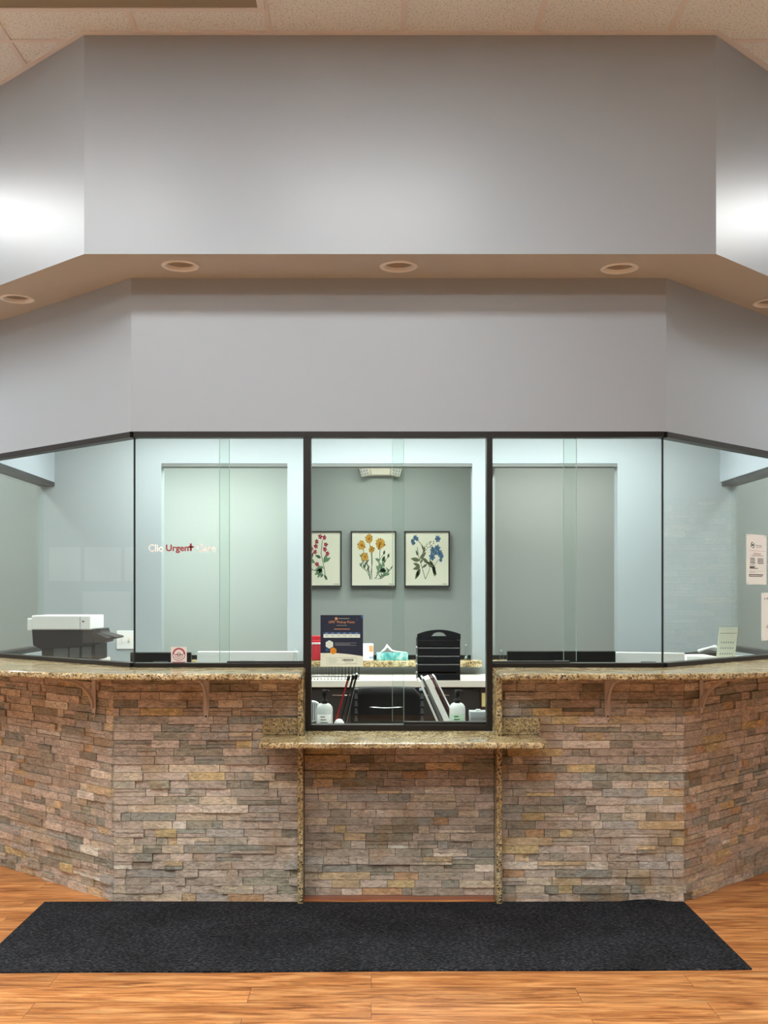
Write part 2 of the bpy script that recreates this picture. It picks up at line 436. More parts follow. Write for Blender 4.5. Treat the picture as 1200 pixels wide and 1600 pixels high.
# office ceiling
mb = MB(); mb.prism([p[:] for p in ci], 2.75, 2.79)
struct(mb.build('ceiling_office', 'pale'))

# ------------------------------------------------------------------ ledger stone
PAL = [((150, 137, 123), 24), ((160, 146, 132), 18), ((142, 130, 116), 14), ((130, 122, 108), 9), ((162, 148, 126), 10), ((166, 144, 110), 5),
       ((122, 118, 102), 9), ((116, 116, 106), 7), ((138, 134, 126), 8), ((178, 166, 150), 4), ((148, 116, 84), 3), ((100, 96, 84), 3), ((192, 184, 170), 1), ((164, 144, 100), 2)]
STB = 2.05
def soften(c, k=.22): return tuple(a + (b - a) * k for a, b in zip(c, (150, 137, 121)))
PALX = [soften(c) for c, k in PAL for _ in range(k)]
def stone_wall(name, origin, d, n, L, z0, z1, seed, label, rise=.0385, holes=(), mitre=(0, 0)):
    rnd = random.Random(seed); mb = MB(); cols = []
    O = Vector((origin[0], origin[1], 0)); D = Vector((d[0], d[1], 0)); N = Vector((n[0], n[1], 0)); Zv = Vector((0, 0, 1))
    def P(u, dep, z): return O + D * u + N * dep + Zv * z
    def quadbox(u0, u1, za, zb, dep, c, jit=.0):
        dd = [dep + rnd.uniform(-jit, jit) for _ in range(4)]
        e = .0012
        f = [P(u0 + e, dd[0], za + e), P(u1 - e, dd[1], za + e), P(u1 - e, dd[2], zb - e), P(u0 + e, dd[3], zb - e)]
        bk = [P(u0 + e, -.012, za + e), P(u1 - e, -.012, za + e), P(u1 - e, -.012, zb - e), P(u0 + e, -.012, zb - e)]
        mb.add(f + bk, [(0, 1, 2, 3), (4, 0, 3, 7), (1, 5, 6, 2), (3, 2, 6, 7), (4, 5, 1, 0)], 0)
        cols.extend([c] * 5)
    rows = round((z1 - z0) / rise); h = (z1 - z0) / rows
    for r in range(rows):
        za = z0 + r * h; zb = za + h; u = -rnd.uniform(0, .08) if mitre[0] == 0 else 0
        base_dep = rnd.uniform(-.002, .004)
        while u < L - .001:
            w_ = rnd.choice([.05, .075, .1, .1, .13, .13, .16, .2, .24]) * rnd.uniform(.85, 1.15)
            ue = u + w_
            if L - ue < .035: ue = L
            a, b = max(u, 0), min(ue, L)
            cz = (za + zb) / 2
            skip = False
            for (h0, h1, hz0, hz1) in holes:
                if hz0 < cz < hz1:
                    if a >= h0 - 1e-6 and b <= h1 + 1e-6: skip = True
                    elif a < h0 < b: b = h0
                    elif a < h1 < b: a = h1
            if b - a > .006 and not skip:
                c = rnd.choice(PALX); k = rnd.uniform(.86, 1.12)
                c = [min(.95, x_ * k * STB * q_) for x_, q_ in zip(rgb(*c)[:3], (1, 1.03, 1.08))] + [1]
                dep = base_dep + rnd.choice([0, .002, .004, .008, .013])
                if rnd.random() < .13 and b - a > .07:
                    zm = za + h * rnd.uniform(.4, .6); quadbox(a, b, za, zm, dep, c, .0012)
                    k2 = rnd.uniform(.8, 1.1); c2_ = [min(.95, x_ * STB * k2 * q_) for x_, q_ in zip(rgb(*rnd.choice(PALX))[:3], (1, 1.03, 1.08))] + [1]
                    quadbox(a, b, zm, zb, dep + rnd.uniform(-.003, .003), c2_, .0012)
                else: quadbox(a, b, za, zb, dep, c, .0014)
            u = ue
    # backing
    q = [P(0, -.011, z0), P(L, -.011, z0), P(L, -.011, z1), P(0, -.011, z1)]
    q2 = [P(0, -.07, z0), P(L, -.07, z0), P(L, -.07, z1), P(0, -.07, z1)]
    mb.add(q + q2, [(0, 1, 2, 3), (7, 6, 5, 4), (0, 3, 7, 4), (1, 5, 6, 2), (3, 2, 6, 7), (4, 5, 1, 0)], 1); cols.extend([(.05, .04, .03, 1)] * 6)
    o = mb.build(name, ['stone', 'stonegap'], fix=True)
    ca = o.data.color_attributes.new('Col', 'FLOAT_COLOR', 'CORNER')
    for p, c in zip(o.data.polygons, cols):
        for li in p.loop_indices: ca.data[li].color = c
    return struct(o, label)
JL0, JL1, JR0, JR1 = -.352, -.325, .598, .626
stone_wall('wall_stone_left', (B_L.x, B_L.y - .0), (1, 0), (0, -1), JL0 - B_L.x, 0, ZU, 3, 'ledger stone counter front left of the centre panel')
stone_wall('wall_stone_right', (JR1, B_R.y), (1, 0), (0, -1), B_R.x - JR1, 0, ZU, 8, 'ledger stone counter front right of the centre panel')
stone_wall('wall_stone_centre', (JL1, 5.30), (1, 0), (0, -1), JR0 - JL1, .018, .779, 15, 'recessed ledger stone panel under the lower counter')
LLe, LRe = 1.62, 1.58
ple = B_L + dL * LLe
stone_wall('wall_stone_angled_left', (ple.x, ple.y), (-dL)[:], nL, LLe, 0, ZU, 21, 'angled ledger stone side on the left')
stone_wall('wall_stone_angled_right', B_R[:], dR[:], nR, LRe, 0, ZU, 34, 'angled ledger stone side on the right')
# reddish strip along the foot of the recessed centre panel
struct(MB().box(JL1 + .001, JR0 - .001, 5.288, 5.36, 0, .017).build('trim_2', mat('foot_strip', rgb(150, 104, 84), .7)), 'reddish foot strip')

# core wall behind the stone (drywall seen only from the office)
mb = MB()
cw0 = [B_L + dL * LLe - nL * .07, B_L - (nL + Vector((0, -1))).normalized() * .076, Vector((JL0 - .0, 5.33)), Vector((JL0, 5.44)), B_L - (nL + Vector((0, -1))).normalized() * .195, B_L + dL * LLe - nL * .18]
mb.prism([cw0[1][:], cw0[2][:], cw0[3][:], cw0[4][:]], 0, ZU - .001)
mb.prism([cw0[0][:], cw0[1][:], cw0[4][:], cw0[5][:]], 0, ZU - .001)
cr = [B_R + dR * LRe - nR * .07, B_R - (nR + Vector((0, -1))).normalized() * .076, Vector((JR1, 5.33)), Vector((JR1, 5.44)), B_R - (nR + Vector((0, -1))).normalized() * .195, B_R + dR * LRe - nR * .18]
mb.prism([cr[2][:], cr[1][:], cr[4][:], cr[3][:]], 0, ZU - .001)
mb.prism([cr[1][:], cr[0][:], cr[5][:], cr[4][:]], 0, ZU - .001)
mb.box(JL1, JR0, 5.37, 5.44, 0, .779)
struct(mb.build('wall_counter_core', 'wallin'))

# ------------------------------------------------------------------ granite counters
def bez(a, b, c_, n=14):
    return [tuple((1 - t) ** 2 * Vector(a) + 2 * t * (1 - t) * Vector(b) + t * t * Vector(c_)) for t in [i / n for i in range(n + 1)]]
def slab(name, pts, z0, z1, label, cat, bevel=.011):
    o = MB().prism([tuple(p) for p in pts], z0, z1).build(name, 'granite', bevel=bevel, seg=4)
    for p in o.data.polygons: p.use_smooth = False
    settle(o); tag(o, label, cat); return o
e = .02
back = [p for p in chain_off(.16)]
cl = [(JL1 + .001, 5.54), (JL1 + .001, 4.955), (JL1 - .014, 4.94)] + bez((-1.05, 4.94), (-1.72, 4.94), (-2.36, 5.78)) + [tuple(ple + nL * .26), tuple(back[1]), tuple(back[2])]
slab('granite_countertop', cl, ZU, ZT, 'left raised speckled granite countertop, below the window with the printer behind it', 'countertop')
e2 = B_R + dR * LRe
crt = [(JR0 + .0, 5.54), (JR0 + .0, 4.955), (JR0 + .014, 4.94)] + bez((1.2, 4.94), (1.95, 4.94), (2.78, 5.66)) + [tuple(e2 + nR * .2), tuple(back[4]), tuple(back[3])]
slab('granite_countertop', crt, ZU, ZT, 'right raised speckled granite countertop, below the window with the calendar behind it', 'countertop')
lo = [(-.519, 5.256), (-.519, 4.985), (-.512, 4.965), (-.492, 4.95), (.785, 4.95), (.803, 4.965), (.81, 4.985), (.81, 5.256), (JR1 + .001, 5.256), (JR1 + .001, 5.192), (JR0 - .001, 5.192), (JR0 - .001, 5.45), (JL1 + .001, 5.45), (JL1 + .001, 5.192), (JL0 - .001, 5.192), (JL0 - .001, 5.256)]
slab('granite_countertop', lo, .779, ZLOW, 'lower speckled granite transaction counter in front of the centre window', 'countertop', .009)
# jamb slabs, two pieces each side would be one continuous slab
for X0, X1, side in ((JL0, JL1, 'left'), (JR0, JR1, 'right')):
    o = MB().box(X0 + .0005, X1 - .0005, 5.195, 5.372, 0, ZU - .0005).build('granite_jamb', 'granite', bevel=.003)
    settle(o); tag(o, f'narrow upright granite slab edging the {side} side of the recessed stone panel', 'granite slab')
for X0, X1, side in ((-.522, JL0 - .002, 'left'), (JR1 + .002, .812, 'right')):
    o = MB().box(X0, X1, 5.232, 5.247, ZLOW + .001, .89).build('granite_backsplash', 'granite', bevel=.002)
    settle(o); tag(o, f'short veined granite backsplash on the {side} end of the lower counter', 'backsplash')

# ------------------------------------------------------------------ counter brackets
def bracket(loc, rz, label):
    t = empty('shelf_bracket', loc, rz); tag(t, label, 'bracket', 'counter brackets')
    # local: wall at y=0, arm goes to -y
    p = [(-.015, 0), (.015, 0), (.015, -.165), (.006, -.212), (-.006, -.212), (-.015, -.165)]
    T = Matrix.Rotation(R(90), 4, 'X')
    o = MB().prism(p, 0, .006, T=T).build('wall_leaf', 'bracket', t, .0015)
    MB().box(-.015, .015, -.25, -.006, -.006, 0).build('arm', 'bracket', t, .0015)
    mb = MB(); N = 12
    cs = [(-.009 - .205 * (1 - math.cos(k / N * R(90))), -.165 + .155 * math.sin(k / N * R(90))) for k in range(N + 1)]
    for k in range(N):
        (y0_, z0_), (y1_, z1_) = cs[k], cs[k + 1]
        dy, dz = y1_ - y0_, z1_ - z0_; l = math.hypot(dy, dz); ny, nz = -dz / l * .007, dy / l * .007
        q = []
        for xx in (-.006, .006):
            q += [(xx, y0_ - ny, z0_ - nz), (xx, y1_ - ny, z1_ - nz), (xx, y1_ + ny, z1_ + nz), (xx, y0_ + ny, z0_ + nz)]
        mb.add(q, [(0, 1, 2, 3), (7, 6, 5, 4), (0, 4, 5, 1), (3, 2, 6, 7), (0, 3, 7, 4), (1, 5, 6, 2)])
    mb.build('brace', 'bracket', t)
    T2 = Matrix.Translation((0, -.006, -.195)) @ Matrix.Rotation(R(90), 4, 'X')
    MB().lathe([(.0045, 0), (.0045, .002), (.002, .003)], 12, T=T2).build('screw', 'screw', t)
    return t
yb = .012
bracket((PX(322, 5.245), 5.26 - yb, ZU - .001), 0, 'beige bracket under left counter, on the flat stone face nearer the centre')
bracket((PX(949.5, 5.245), 5.26 - yb, ZU - .001), 0, 'beige bracket under right counter, on the flat stone face nearer the centre')
p = B_L + dL * .146 + nL * yb; bracket((p.x, p.y, ZU - .001), -aL, 'beige bracket on the left angled stone side, leftmost of the four')
p = B_R + dR * .14 + nR * yb; bracket((p.x, p.y, ZU - .001), aR, 'beige bracket on the right angled stone side, rightmost of the four')

# ------------------------------------------------------------------ windows
GY = 5.41      # glass plane of the front
GL = Vector((-1.187, 5.38)) - (nL + Vector((0, -1))).normalized() * .032
GR = Vector((1.459, 5.38)) - (nR + Vector((0, -1))).normalized() * .032
FZ0, FZ1 = ZT, ZH
def wroot(name, label):
    t = empty(name, (0, 0, 0)); struct(t, label); return t
def pane(parent, x0, x1, z0, z1, T, y=0.0, joint=False, name='pane'):
    mb = MB(); mb.box(x0, x1, y - .003, y + .003, z0, z1, 0, T)
    o = mb.build(name, 'glass', parent)
    return o
def edge(parent, x, z0, z1, T, y=0.0, w=.003, m_='glassedge'):
    return MB().box(x - w / 2, x + w / 2, y - .0045, y + .0045, z0, z1, 0, T).build('glass_edge', m_, parent)
I4 = Matrix.Identity(4)
def frontT(): return Matrix.Translation((0, GY, 0))
MX0, MX1 = PX(474.5, GY), PX(486.5, GY)
NX0, NX1 = PX(759.5, GY), PX(768.5, GY)
# window 2 : left of centre
T = frontT()
wl = wroot('window_2', 'left front sliding glass window')
mb = MB(); mb.box(GL.x, MX0, -.03, .03, ZH - .028, ZH, 0, T); mb.box(GL.x, MX0, -.03, .03, ZT, ZT + .022, 0, T)
mb.box(PX(355, GY), MX0, -.012, .018, ZT + .022, ZT + .03, 0, T)
mb.build('frame', 'dark_frame', wl, .001)
xa, xb = PX(358, GY), PX(343.5, GY)
pane(wl, GL.x + .004, xa, ZT + .022, ZH - .028, T, .008); pane(wl, xb, MX0, ZT + .03, ZH - .028, T, -.008)
edge(wl, xa, ZT + .022, ZH - .028, T, .008, .0022); edge(wl, xb, ZT + .03, ZH - .028, T, -.008, .0022); 
# window 3 : centre
wc = wroot('window_3', 'centre sliding glass window over the lower counter')
zb = ZLOW
mb = MB(); mb.box(MX0, NX1, -.03, .03, ZH - .028, ZH, 0, T); mb.box(MX0, MX1, -.035, .035, zb, ZH - .028, 0, T); mb.box(NX0, NX1, -.035, .035, zb, ZH - .028, 0, T)
mb.box(MX1, NX0, -.03, .03, zb, zb + .03, 0, T); mb.box(PX(631, GY), NX0, -.02, .012, zb + .03, zb + .044, 0, T)
mb.build('frame', 'dark_frame', wc, .0015)
xa, xb = PX(631, GY), PX(613, GY)
pane(wc, MX1, xa, zb + .03, ZH - .028, T, .008); pane(wc, xb, NX0, zb + .044, ZH - .028, T, -.008)
edge(wc, xa, zb + .03, ZH - .028, T, .008, .0022); edge(wc, xb, zb + .044, ZH - .028, T, -.008, .0015)
# window 4
wr = wroot('window_4', 'right front sliding glass window')
mb = MB(); mb.box(NX1, GR.x, -.03, .03, ZH - .028, ZH, 0, T); mb.box(NX1, GR.x, -.03, .03, ZT, ZT + .022, 0, T)
mb.box(NX1, PX(890, GY), -.012, .018, ZT + .022, ZT + .03, 0, T)
mb.build('frame', 'dark_frame', wr, .001)
xa, xb = PX(900, GY), PX(881, GY)
pane(wr, NX1, xa, ZT + .03, ZH - .028, T, -.008); pane(wr, xb, GR.x - .004, ZT + .022, ZH - .028, T, .008)
edge(wr, xa, ZT + .03, ZH - .028, T, -.008, .0018); edge(wr, xb, ZT + .022, ZH - .028, T, .008, .0018)
# window 1 / 5 angled
LenL = (H_LE - H_L).length; LenR = (H_RE - H_R).length
TL = Matrix.Translation((GL.x, GL.y, 0)) @ Matrix.Rotation(-aL, 4, 'Z')     # local x runs back to the corner (negative = away left)
w1 = wroot('window_1', 'angled fixed window on the left')
mb = MB(); mb.box(-LenL + .03, 0, -.03, .03, ZH - .028, ZH, 0, TL); mb.box(-LenL + .03, 0, -.03, .03, ZT, ZT + .022, 0, TL)
mb.box(-LenL + .0, -LenL + .045, -.03, .03, ZT, ZH, 0, TL)
mb.build('frame', 'dark_frame', w1, .001)
pane(w1, -LenL + .045, -.004, ZT + .022, ZH - .028, TL); edge(w1, -.002, ZT + .022, ZH - .028, TL, 0, .0045, 'joint')
TR = Matrix.Translation((GR.x, GR.y, 0)) @ Matrix.Rotation(aR, 4, 'Z')
w5 = wroot('window_5', 'angled fixed window on the right')
mb = MB(); mb.box(0, LenR - .03, -.03, .03, ZH - .028, ZH, 0, TR); mb.box(0, LenR - .03, -.03, .03, ZT, ZT + .022, 0, TR)
mb.box(LenR - .045, LenR, -.03, .03, ZT, ZH, 0, TR)
mb.build('frame', 'dark_frame', w5, .001)
pane(w5, .004, LenR - .045, ZT + .022, ZH - .028, TR); edge(w5, .002, ZT + .022, ZH - .028, TR, 0, .0045, 'joint')

# side walls of the office, with windows to the lobby
YP = 7.80       # partition with the three openings
for nm, wn, X, sg, pE in (('wall_office_left', 'window_6', XL, 1, H_LE), ('wall_office_right', 'window_7', XR, -1, H_RE)):
    y0 = pE.y + .04
    x0, x1 = (X, X + .12) if sg > 0 else (X - .12, X)
    mb = MB(); mb.box(x0, x1, y0, YB, 0, ZU - .001); mb.box(x0, x1, YP, YB, ZU - .001, ZH)
    struct(mb.build(nm, 'wallin'), 'office side wall below the side window')
    ww = wroot(wn, 'side window of the office towards the lobby')
    xc = (x0 + x1) / 2 - sg * .02
    mb = MB(); mb.box(x0 + .015, x1 - .0, y0, YP, ZH - .03, ZH - .001); mb.box(x0 + .015, x1 - .03, y0, YP, ZU, ZU + .03)
    mb.build('frame', 'dark_frame', ww)
    MB().box(xc - .003, xc + .003, y0, YP, ZU + .03, ZH - .03).build('pane', 'glass', ww)
    # inner header box, wider than the glass
# partition with three openings
OT = 2.425
ops = [(PX(252, YP), PX(449, YP)), (PX(484, YP), PX(738, YP)), (PX(764, YP), PX(965, YP))]
YQ = YP + .11
mb = MB(); x0i, x1i = XL + .12, XR - .12
mb.box(x0i, x1i, YP, YQ, OT, 2.75)
xs = [x0i] + [v_ for o_ in ops for v_ in o_] + [x1i]
for k in range(0, len(xs), 2): mb.box(xs[k], xs[k + 1], YP, YQ, 0, OT)
for a, b in ops: mb.box(a, b, YP, YQ, 0, .98)
struct(mb.build('wall_partition', 'wallin'), 'inner partition with three openings')
for xp in (-.60, .868):  # added light blocks between the rear openings
    struct(MB().box(xp, xp + .03, YQ + .001, YB - .001, 0, 2.745).build('wall_rear_light_block', 'green'), 'added wall keeping the rear lights apart')
# grey strip painting the shade on the underside of each opening's header
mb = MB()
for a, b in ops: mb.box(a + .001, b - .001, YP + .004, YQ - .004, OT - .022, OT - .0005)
struct(mb.build('trim_3', mat('opening_shade', rgb(110, 114, 112), .6)))
# ledges and black sills in the openings
for (a, b), nm in zip(ops, ('left', 'centre', 'right')):
    o = MB().box(a - .04 if nm != 'right' else a - .01, b + .055 if nm == 'centre' else b + .01, YP - .16, YP - .002, .975, 1.02).build('granite_ledge', 'granite', bevel=.006)
    settle(o); tag(o, f'speckled granite ledge in the {nm} opening of the inner partition', 'ledge')
    struct(MB().box(a + .01, b - .01, YP - .001, YP + .03, .981, 1.05).build('trim_4', 'black'), 'black sill strip')

# ------------------------------------------------------------------ ceiling troffers
def troffer(x, y, z, label, emat, lx=1.22, ly=.61, lit=True):
    t = empty('ceiling_light', (x, y, z)); tag(t, label, 'ceiling light', 'ceiling lights')
    mb = MB(); a, b = lx / 2, ly / 2
    mb.box(-a, a, -b, -b + .03, -.012, 0); mb.box(-a, a, b - .03, b, -.012, 0); mb.box(-a, -a + .03, -b + .03, b - .03, -.012, 0); mb.box(a - .03, a, -b + .03, b - .03, -.012, 0)
    mb.build('frame', 'grid', t)
    MB().box(-a + .03, a - .03, -b + .03, b - .03, -.008, -.001).build('diffuser', emat, t)
    return t
zc = ZC - .0075
for i, (x, y) in enumerate([(-1.8, 2.85), (.05, 2.9), (-1.5, .4), (1.0, .4), (-3.6, 1.6), (-.2, -1.6)]):
    troffer(x, y, zc, 'lit rectangular ceiling panel over the lobby floor, in front of the reception', 'light')
troffer(-3.75, 5.7, zc, 'lit ceiling panel beside the left angled wall', 'light', .61, 1.22)
troffer(-4.0, 8.0, zc, 'added unseen ceiling panel brightening the left rear of the lobby', 'light', .61, 1.22)  # hidden light added to brighten the lobby wall behind the side window
troffer(4.3, 8.0, zc, 'added unseen ceiling panel brightening the right rear of the lobby', 'light', .61, 1.22)  # its added counterpart on the right, hidden behind the bay
troffer(3.98, 5.7, zc, 'lit ceiling panel beside the right angled wall', 'light', .61, 1.22)
o = troffer(-1.076, 4.475, zc, 'unlit olive ceiling panel at the top left, in front of the upper wall', 'oliveglass')
for x in (-1.2, 0.13, 1.45): troffer(x, 7.1, 2.75, 'lit ceiling panel inside the reception office', 'lightin')
troffer(.13, 6.05, 2.75, 'added unseen ceiling panel brightening the desk behind the centre window', 'lightinb')  # added fill light for the desk items and white monitors
troffer(-1.35, 8.35, 2.75, 'lit ceiling panel in the rear corridor, left end', 'lightrearl')
troffer(.12, 8.5, 2.75, 'added unseen ceiling panel brightening the wall of flower prints', 'lightrear', .9, .4)  # added light to lift the rear wall around the prints
troffer(1.55, 8.55, 2.75, 'lit ceiling panel in the rear corridor, right end', 'lightrearr')

# recessed cans
canlab = ['unlit recessed downlight in the tan soffit, above the left window', 'unlit recessed downlight in the middle of the tan soffit',
          'unlit recessed downlight in the tan soffit, above the right window', 'unlit recessed downlight at the left edge, under the angled soffit',
          'unlit recessed downlight at the right edge, under the angled soffit']
for (cx, cy), lb in zip(cans, canlab):
    t = empty('recessed_downlight', (cx, cy, ZS)); tag(t, lb, 'downlight', 'recessed soffit downlights')
    MB().lathe([(CR - .006, .016), (CR - .0045, -.001), (CR + .002, -.007), (CR + .016, -.004), (CR + .018, .0), (CR + .001, .0)], 64, cap=False).build('trim_ring', 'trimwhite', t, fix=False)
    MB().lathe([(CR - .0045, .008), (CR - .010, .03), (CR - .016, .05), (CR - .024, .075), (CR - .034, .10), (.001, .103)], 64, cap=False).build('baffle', 'baffle', t, fix=False)
    MB().lathe([(.0005, .030), (.018, .032), (.030, .040), (.034, .052), (.030, .07), (.018, .101)], 40, cap=False).build('bulb', 'bulb', t, fix=True)

# ------------------------------------------------------------------ floor mat
mb = MB(); N = 40
X0b, X1b = -1.57, 1.503
top = []; 
for i in range(N + 1):
    t_ = i / N; xb_ = X0b + (X1b - X0b) * t_
    yb_ = 5.232 + .004 * math.sin(t_ * 9) + (.006 * math.exp(-((t_ - .94) / .02) ** 2)); zz = .007 + (.012 * math.exp(-((t_ - .94) / .025) ** 2))
    yf_ = 4.255 + .036 * t_ + .003 * math.sin(t_ * 14)
    top.append((xb_, yb_, zz, yf_))
vs_, fs = [], []
for (xb_, yb_, zz, yf_) in top:
    vs_ += [(xb_, yf_, .001), (xb_, yf_ + .003, .007), (xb_, yb_ - .10, .007), (xb_, yb_ - .002, zz), (xb_, yb_, .001)]
for i in range(N):
    for k in range(4): a = i * 5 + k; fs.append((a, a + 5, a + 6, a + 1))
    fs.append((i * 5 + 4, i * 5 + 9, i * 5 + 5, i * 5))
fs += [(0, 1, 2, 3, 4), tuple(N * 5 + k for k in (4, 3, 2, 1, 0))]
mb.add(vs_, fs, 0)
o = mb.build('floor_mat', 'carpet'); settle(o); tag(o, 'long charcoal ribbed entrance mat lying along the foot of the stone counter', 'mat')
t = mb = MB(); ty = 1.48 * F / 536; tx = PX(344, ty)
pts = [(tx + .05 * math.cos(a) * (1 if k % 2 else .9), ty + .012 * math.sin(a)) for k, a in enumerate([i * math.pi / 8 for i in range(9)])] + [(tx - .03, ty + .004), (tx, ty + .006), (tx + .03, ty + .002)]
mb.prism(pts, -.0, .0022, T=Matrix.Translation((0, 0, .007)))
c_ = mb.build('torn_flap', 'black', None); c_.parent = o; c_.matrix_parent_inverse = Matrix.Translation(-o.location)

# ------------------------------------------------------------------ lettering and stickers on the glass
Tg = Matrix.Translation((0, GY - .008, 0))       # front face of the sliding panes
gy = GY - .0125 + .0
s_ = gy / F
lt = empty('window_lettering', (PX(231, gy), gy + .013, PZ(862, gy))); tag(lt, 'white and red clinic name lettering on the left front window', 'lettering')
def loc_T(dx, dz): return Matrix.Translation((dx * s_, 0, dz * s_))
text_mesh('lettering', 'Clio', 23.5 * s_, 12 * s_, 'whitetext', lt, loc_T(0, 0), .027)
text_mesh('lettering', 'Urgen', 35.5 * s_, 13.5 * s_, 'redtext', lt, loc_T(27.5, -2.2), .027)['label'] = 'red lettering'
mb = MB(); mb.box(65 * s_, 68 * s_, -.0005, 0, 1.2 * s_, 13 * s_); mb.box(62.6 * s_, 71 * s_, -.0005, 0, 6.2 * s_, 9 * s_)
mb.build('cross', 'redtext', lt)
text_mesh('lettering', 'Care', 29 * s_, 12 * s_, 'whitetext', lt, loc_T(76, 0), .027)
# badge sticker
st = empty('badge_sticker', (PX(278.8, gy), gy + .013, PZ(1038, gy))); tag(st, 'square white sticker with a round red emblem at the foot of the left window', 'sticker')
MB().box(-12.3 * s_, 12.3 * s_, -.0004, 0, 0, 27 * s_).build('backing', mat('sticker_white', rgb(226, 214, 208), .5), st)
Tc = Matrix.Translation((0, -.0005, 15.5 * s_)) @ Matrix.Rotation(R(90), 4, 'X')
def annulus(mb, r0, r1, a0=0, a1=360, n=40, z=0, mi=0):
    vs_, fs = [], []
    for i in range(n + 1):
        a = R(a0 + (a1 - a0) * i / n)
        for r in (r0, r1): vs_.append(Tc @ Vector((r * math.cos(a), r * math.sin(a), z)))
    for i in range(n): fs.append((2 * i, 2 * i + 1, 2 * i + 3, 2 * i + 2))
    mb.add(vs_, fs, mi)
mb = MB(); annulus(mb, 7.2 * s_, 10.2 * s_, 0, 180); annulus(mb, 9.2 * s_, 10.2 * s_, 180, 360); annulus(mb, 6.2 * s_, 7.0 * s_, 190, 350)
annulus(mb, 2.2 * s_, 3.2 * s_, 0, 360, 20, .0002); annulus(mb, 4.2 * s_, 4.7 * s_, 200, 340, 20)
mb.box(-10.3 * s_, 10.3 * s_, -.0009, -.0004, 1.5 * s_, 3.6 * s_)
for k in range(9):
    a = R(20 + k * 17.5); mb.box(8.0 * s_ * math.cos(a) - .3 * s_, 8.0 * s_ * math.cos(a) + .3 * s_, -.0012, -.001, 15.5 * s_ + 8.4 * s_ * math.sin(a) - .5 * s_, 15.5 * s_ + 8.4 * s_ * math.sin(a) + .5 * s_, 1)
mb.box(-6.5 * s_, 6.5 * s_, -.0012, -.0007, 14.6 * s_, 15.6 * s_, 2)
mb.build('emblem', [mat('emblem_red', rgb(156, 40, 56), .5), 'whitetext', 'ink'], st, fix=False)

# notices taped on the right angled glass
def notice(u, ztop, wd, ht, label, kind, tilt=0):
    p = GR + dR * u + nR * .0045
    t = empty('paper_notice', (p.x, p.y, ztop - ht), aR); tag(t, label, 'notice')
    MB().box(0, wd, -.0006, 0, 0, ht).build('sheet', 'paper', t)
    mb = MB(); y0_, y1_ = -.0011, -.0006
    def bar(x0, x1, z0, z1, mi=0): mb.box(x0 * wd, x1 * wd, y0_, y1_, ht * z0, ht * z1, mi)
    if kind == 0:
        for k in range(18):
            a0 = R(k * 20); 
            if k in (3, 4, 12, 13): continue
            r = .075; bar(.30 + r * math.cos(a0) - .014, .30 + r * math.cos(a0) + .014, .785 + r * .7 * math.sin(a0) - .01, .785 + r * .7 * math.sin(a0) + .01, 3)
        bar(.26, .34, .77, .80, 0)
        bar(.46, .78, .742, .748, 1); bar(.14, .94, .672, .675, 2); bar(.26, .84, .572, .582, 1)
        for k in range(4): bar(.18, .40 + .03 * (k % 2), .515 - k * .03, .527 - k * .03, 0); bar(.55, .84, .512 - k * .03, .525 - k * .03, 0)
        bar(.16, .40, .388, .396, 1); bar(.16, .42, .352, .364); bar(.16, .38, .337, .347); bar(.16, .56, .318, .330); bar(.14, .92, .268, .270, 1); bar(.16, .42, .242, .248, 1)
        bar(.13, .82, .188, .204); bar(.13, .78, .158, .170); bar(.13, .16, .16, .20)
        for (x0, z0) in ((-.08, .98), (.86, .99), (-.06, .0), (.3, -.03), (.7, -.03)): pass
    else:
        bar(.42, .9, .60, .74, 0); bar(.30, .9, .30, .315, 2); bar(.26, .9, .265, .28, 1)
    mb.build('print', ['ink', 'inkgrey', 'inkred', 'inkgreen'], t)
    if kind == 0:
        text_mesh('lettering', 'Lab Hours', .36 * wd, .034 * ht, 'inkred', t, Matrix.Translation((.36 * wd, -.0007, .60 * ht)))
        text_mesh('lettering', 'Quest', .30 * wd, .03 * ht, 'inkgreen', t, Matrix.Translation((.46 * wd, -.0007, .765 * ht)))
    else:
        text_mesh('lettering', 'LES', .34 * wd, .035 * ht, 'ink', t, Matrix.Translation((.16 * wd, -.0007, .86 * ht)))
    for (x0, x1, z0, z1) in ((-.1, .12, .965, 1.03), (.86, 1.04, .95, 1.03), (-.1, .08, -.02, .05), (.3, .8, -.045, .01)):
        MB().box(x0 * wd, x1 * wd, -.0014, -.0012, z0 * ht, z1 * ht).build('tape', 'acrylic', t)
    return t
def u_at(px):
    k = (px - 580) / F; return (k * GR.y - GR.x) / (dR.x - k * dR.y)
notice(u_at(1165), PZ(834, 5.99), .232, .279, 'white lab hours notice taped to the right angled window, upper sheet', 0)
notice(u_at(1188.5), PZ(926, 6.12), .216, .27, 'white notice at the right edge of the photo, lower sheet on the angled window', 1)

# pickup point poster on the centre window
py_ = GY + .016
t = empty('pickup_poster', (PX(534, py_), py_, PZ(1041.5, py_))); tag(t, 'navy and orange pickup point poster on the centre window', 'poster')
sp_ = py_ / F; PW, PH = 66.5 * sp_, 80.5 * sp_
Tp = Matrix.Translation((-PW / 2, 0, 0))
MB().box(0, PW, -.0006, .0004, 0, PH, 0, Tp).build('sheet', 'paperw', t)
mb = MB()
def prect(mb, x0, x1, z0, z1, mi, y=-.0008): mb.box(x0 * PW, x1 * PW, y, -.0006, z0 * PH, z1 * PH, mi, Tp)
cur = [(x / 20, .262 - .085 * max(0, (x / 20 - .3)) ** 1.6 * 1.3) for x in range(21)]
TXZ = Tp @ Matrix.Rotation(R(90), 4, 'X')
poly = [(0, 1.0 * PH)] + [(x * PW, z * PH) for x, z in cur] + [(PW, PH)]
mb.prism(poly, .0006, .0009, 0, TXZ)
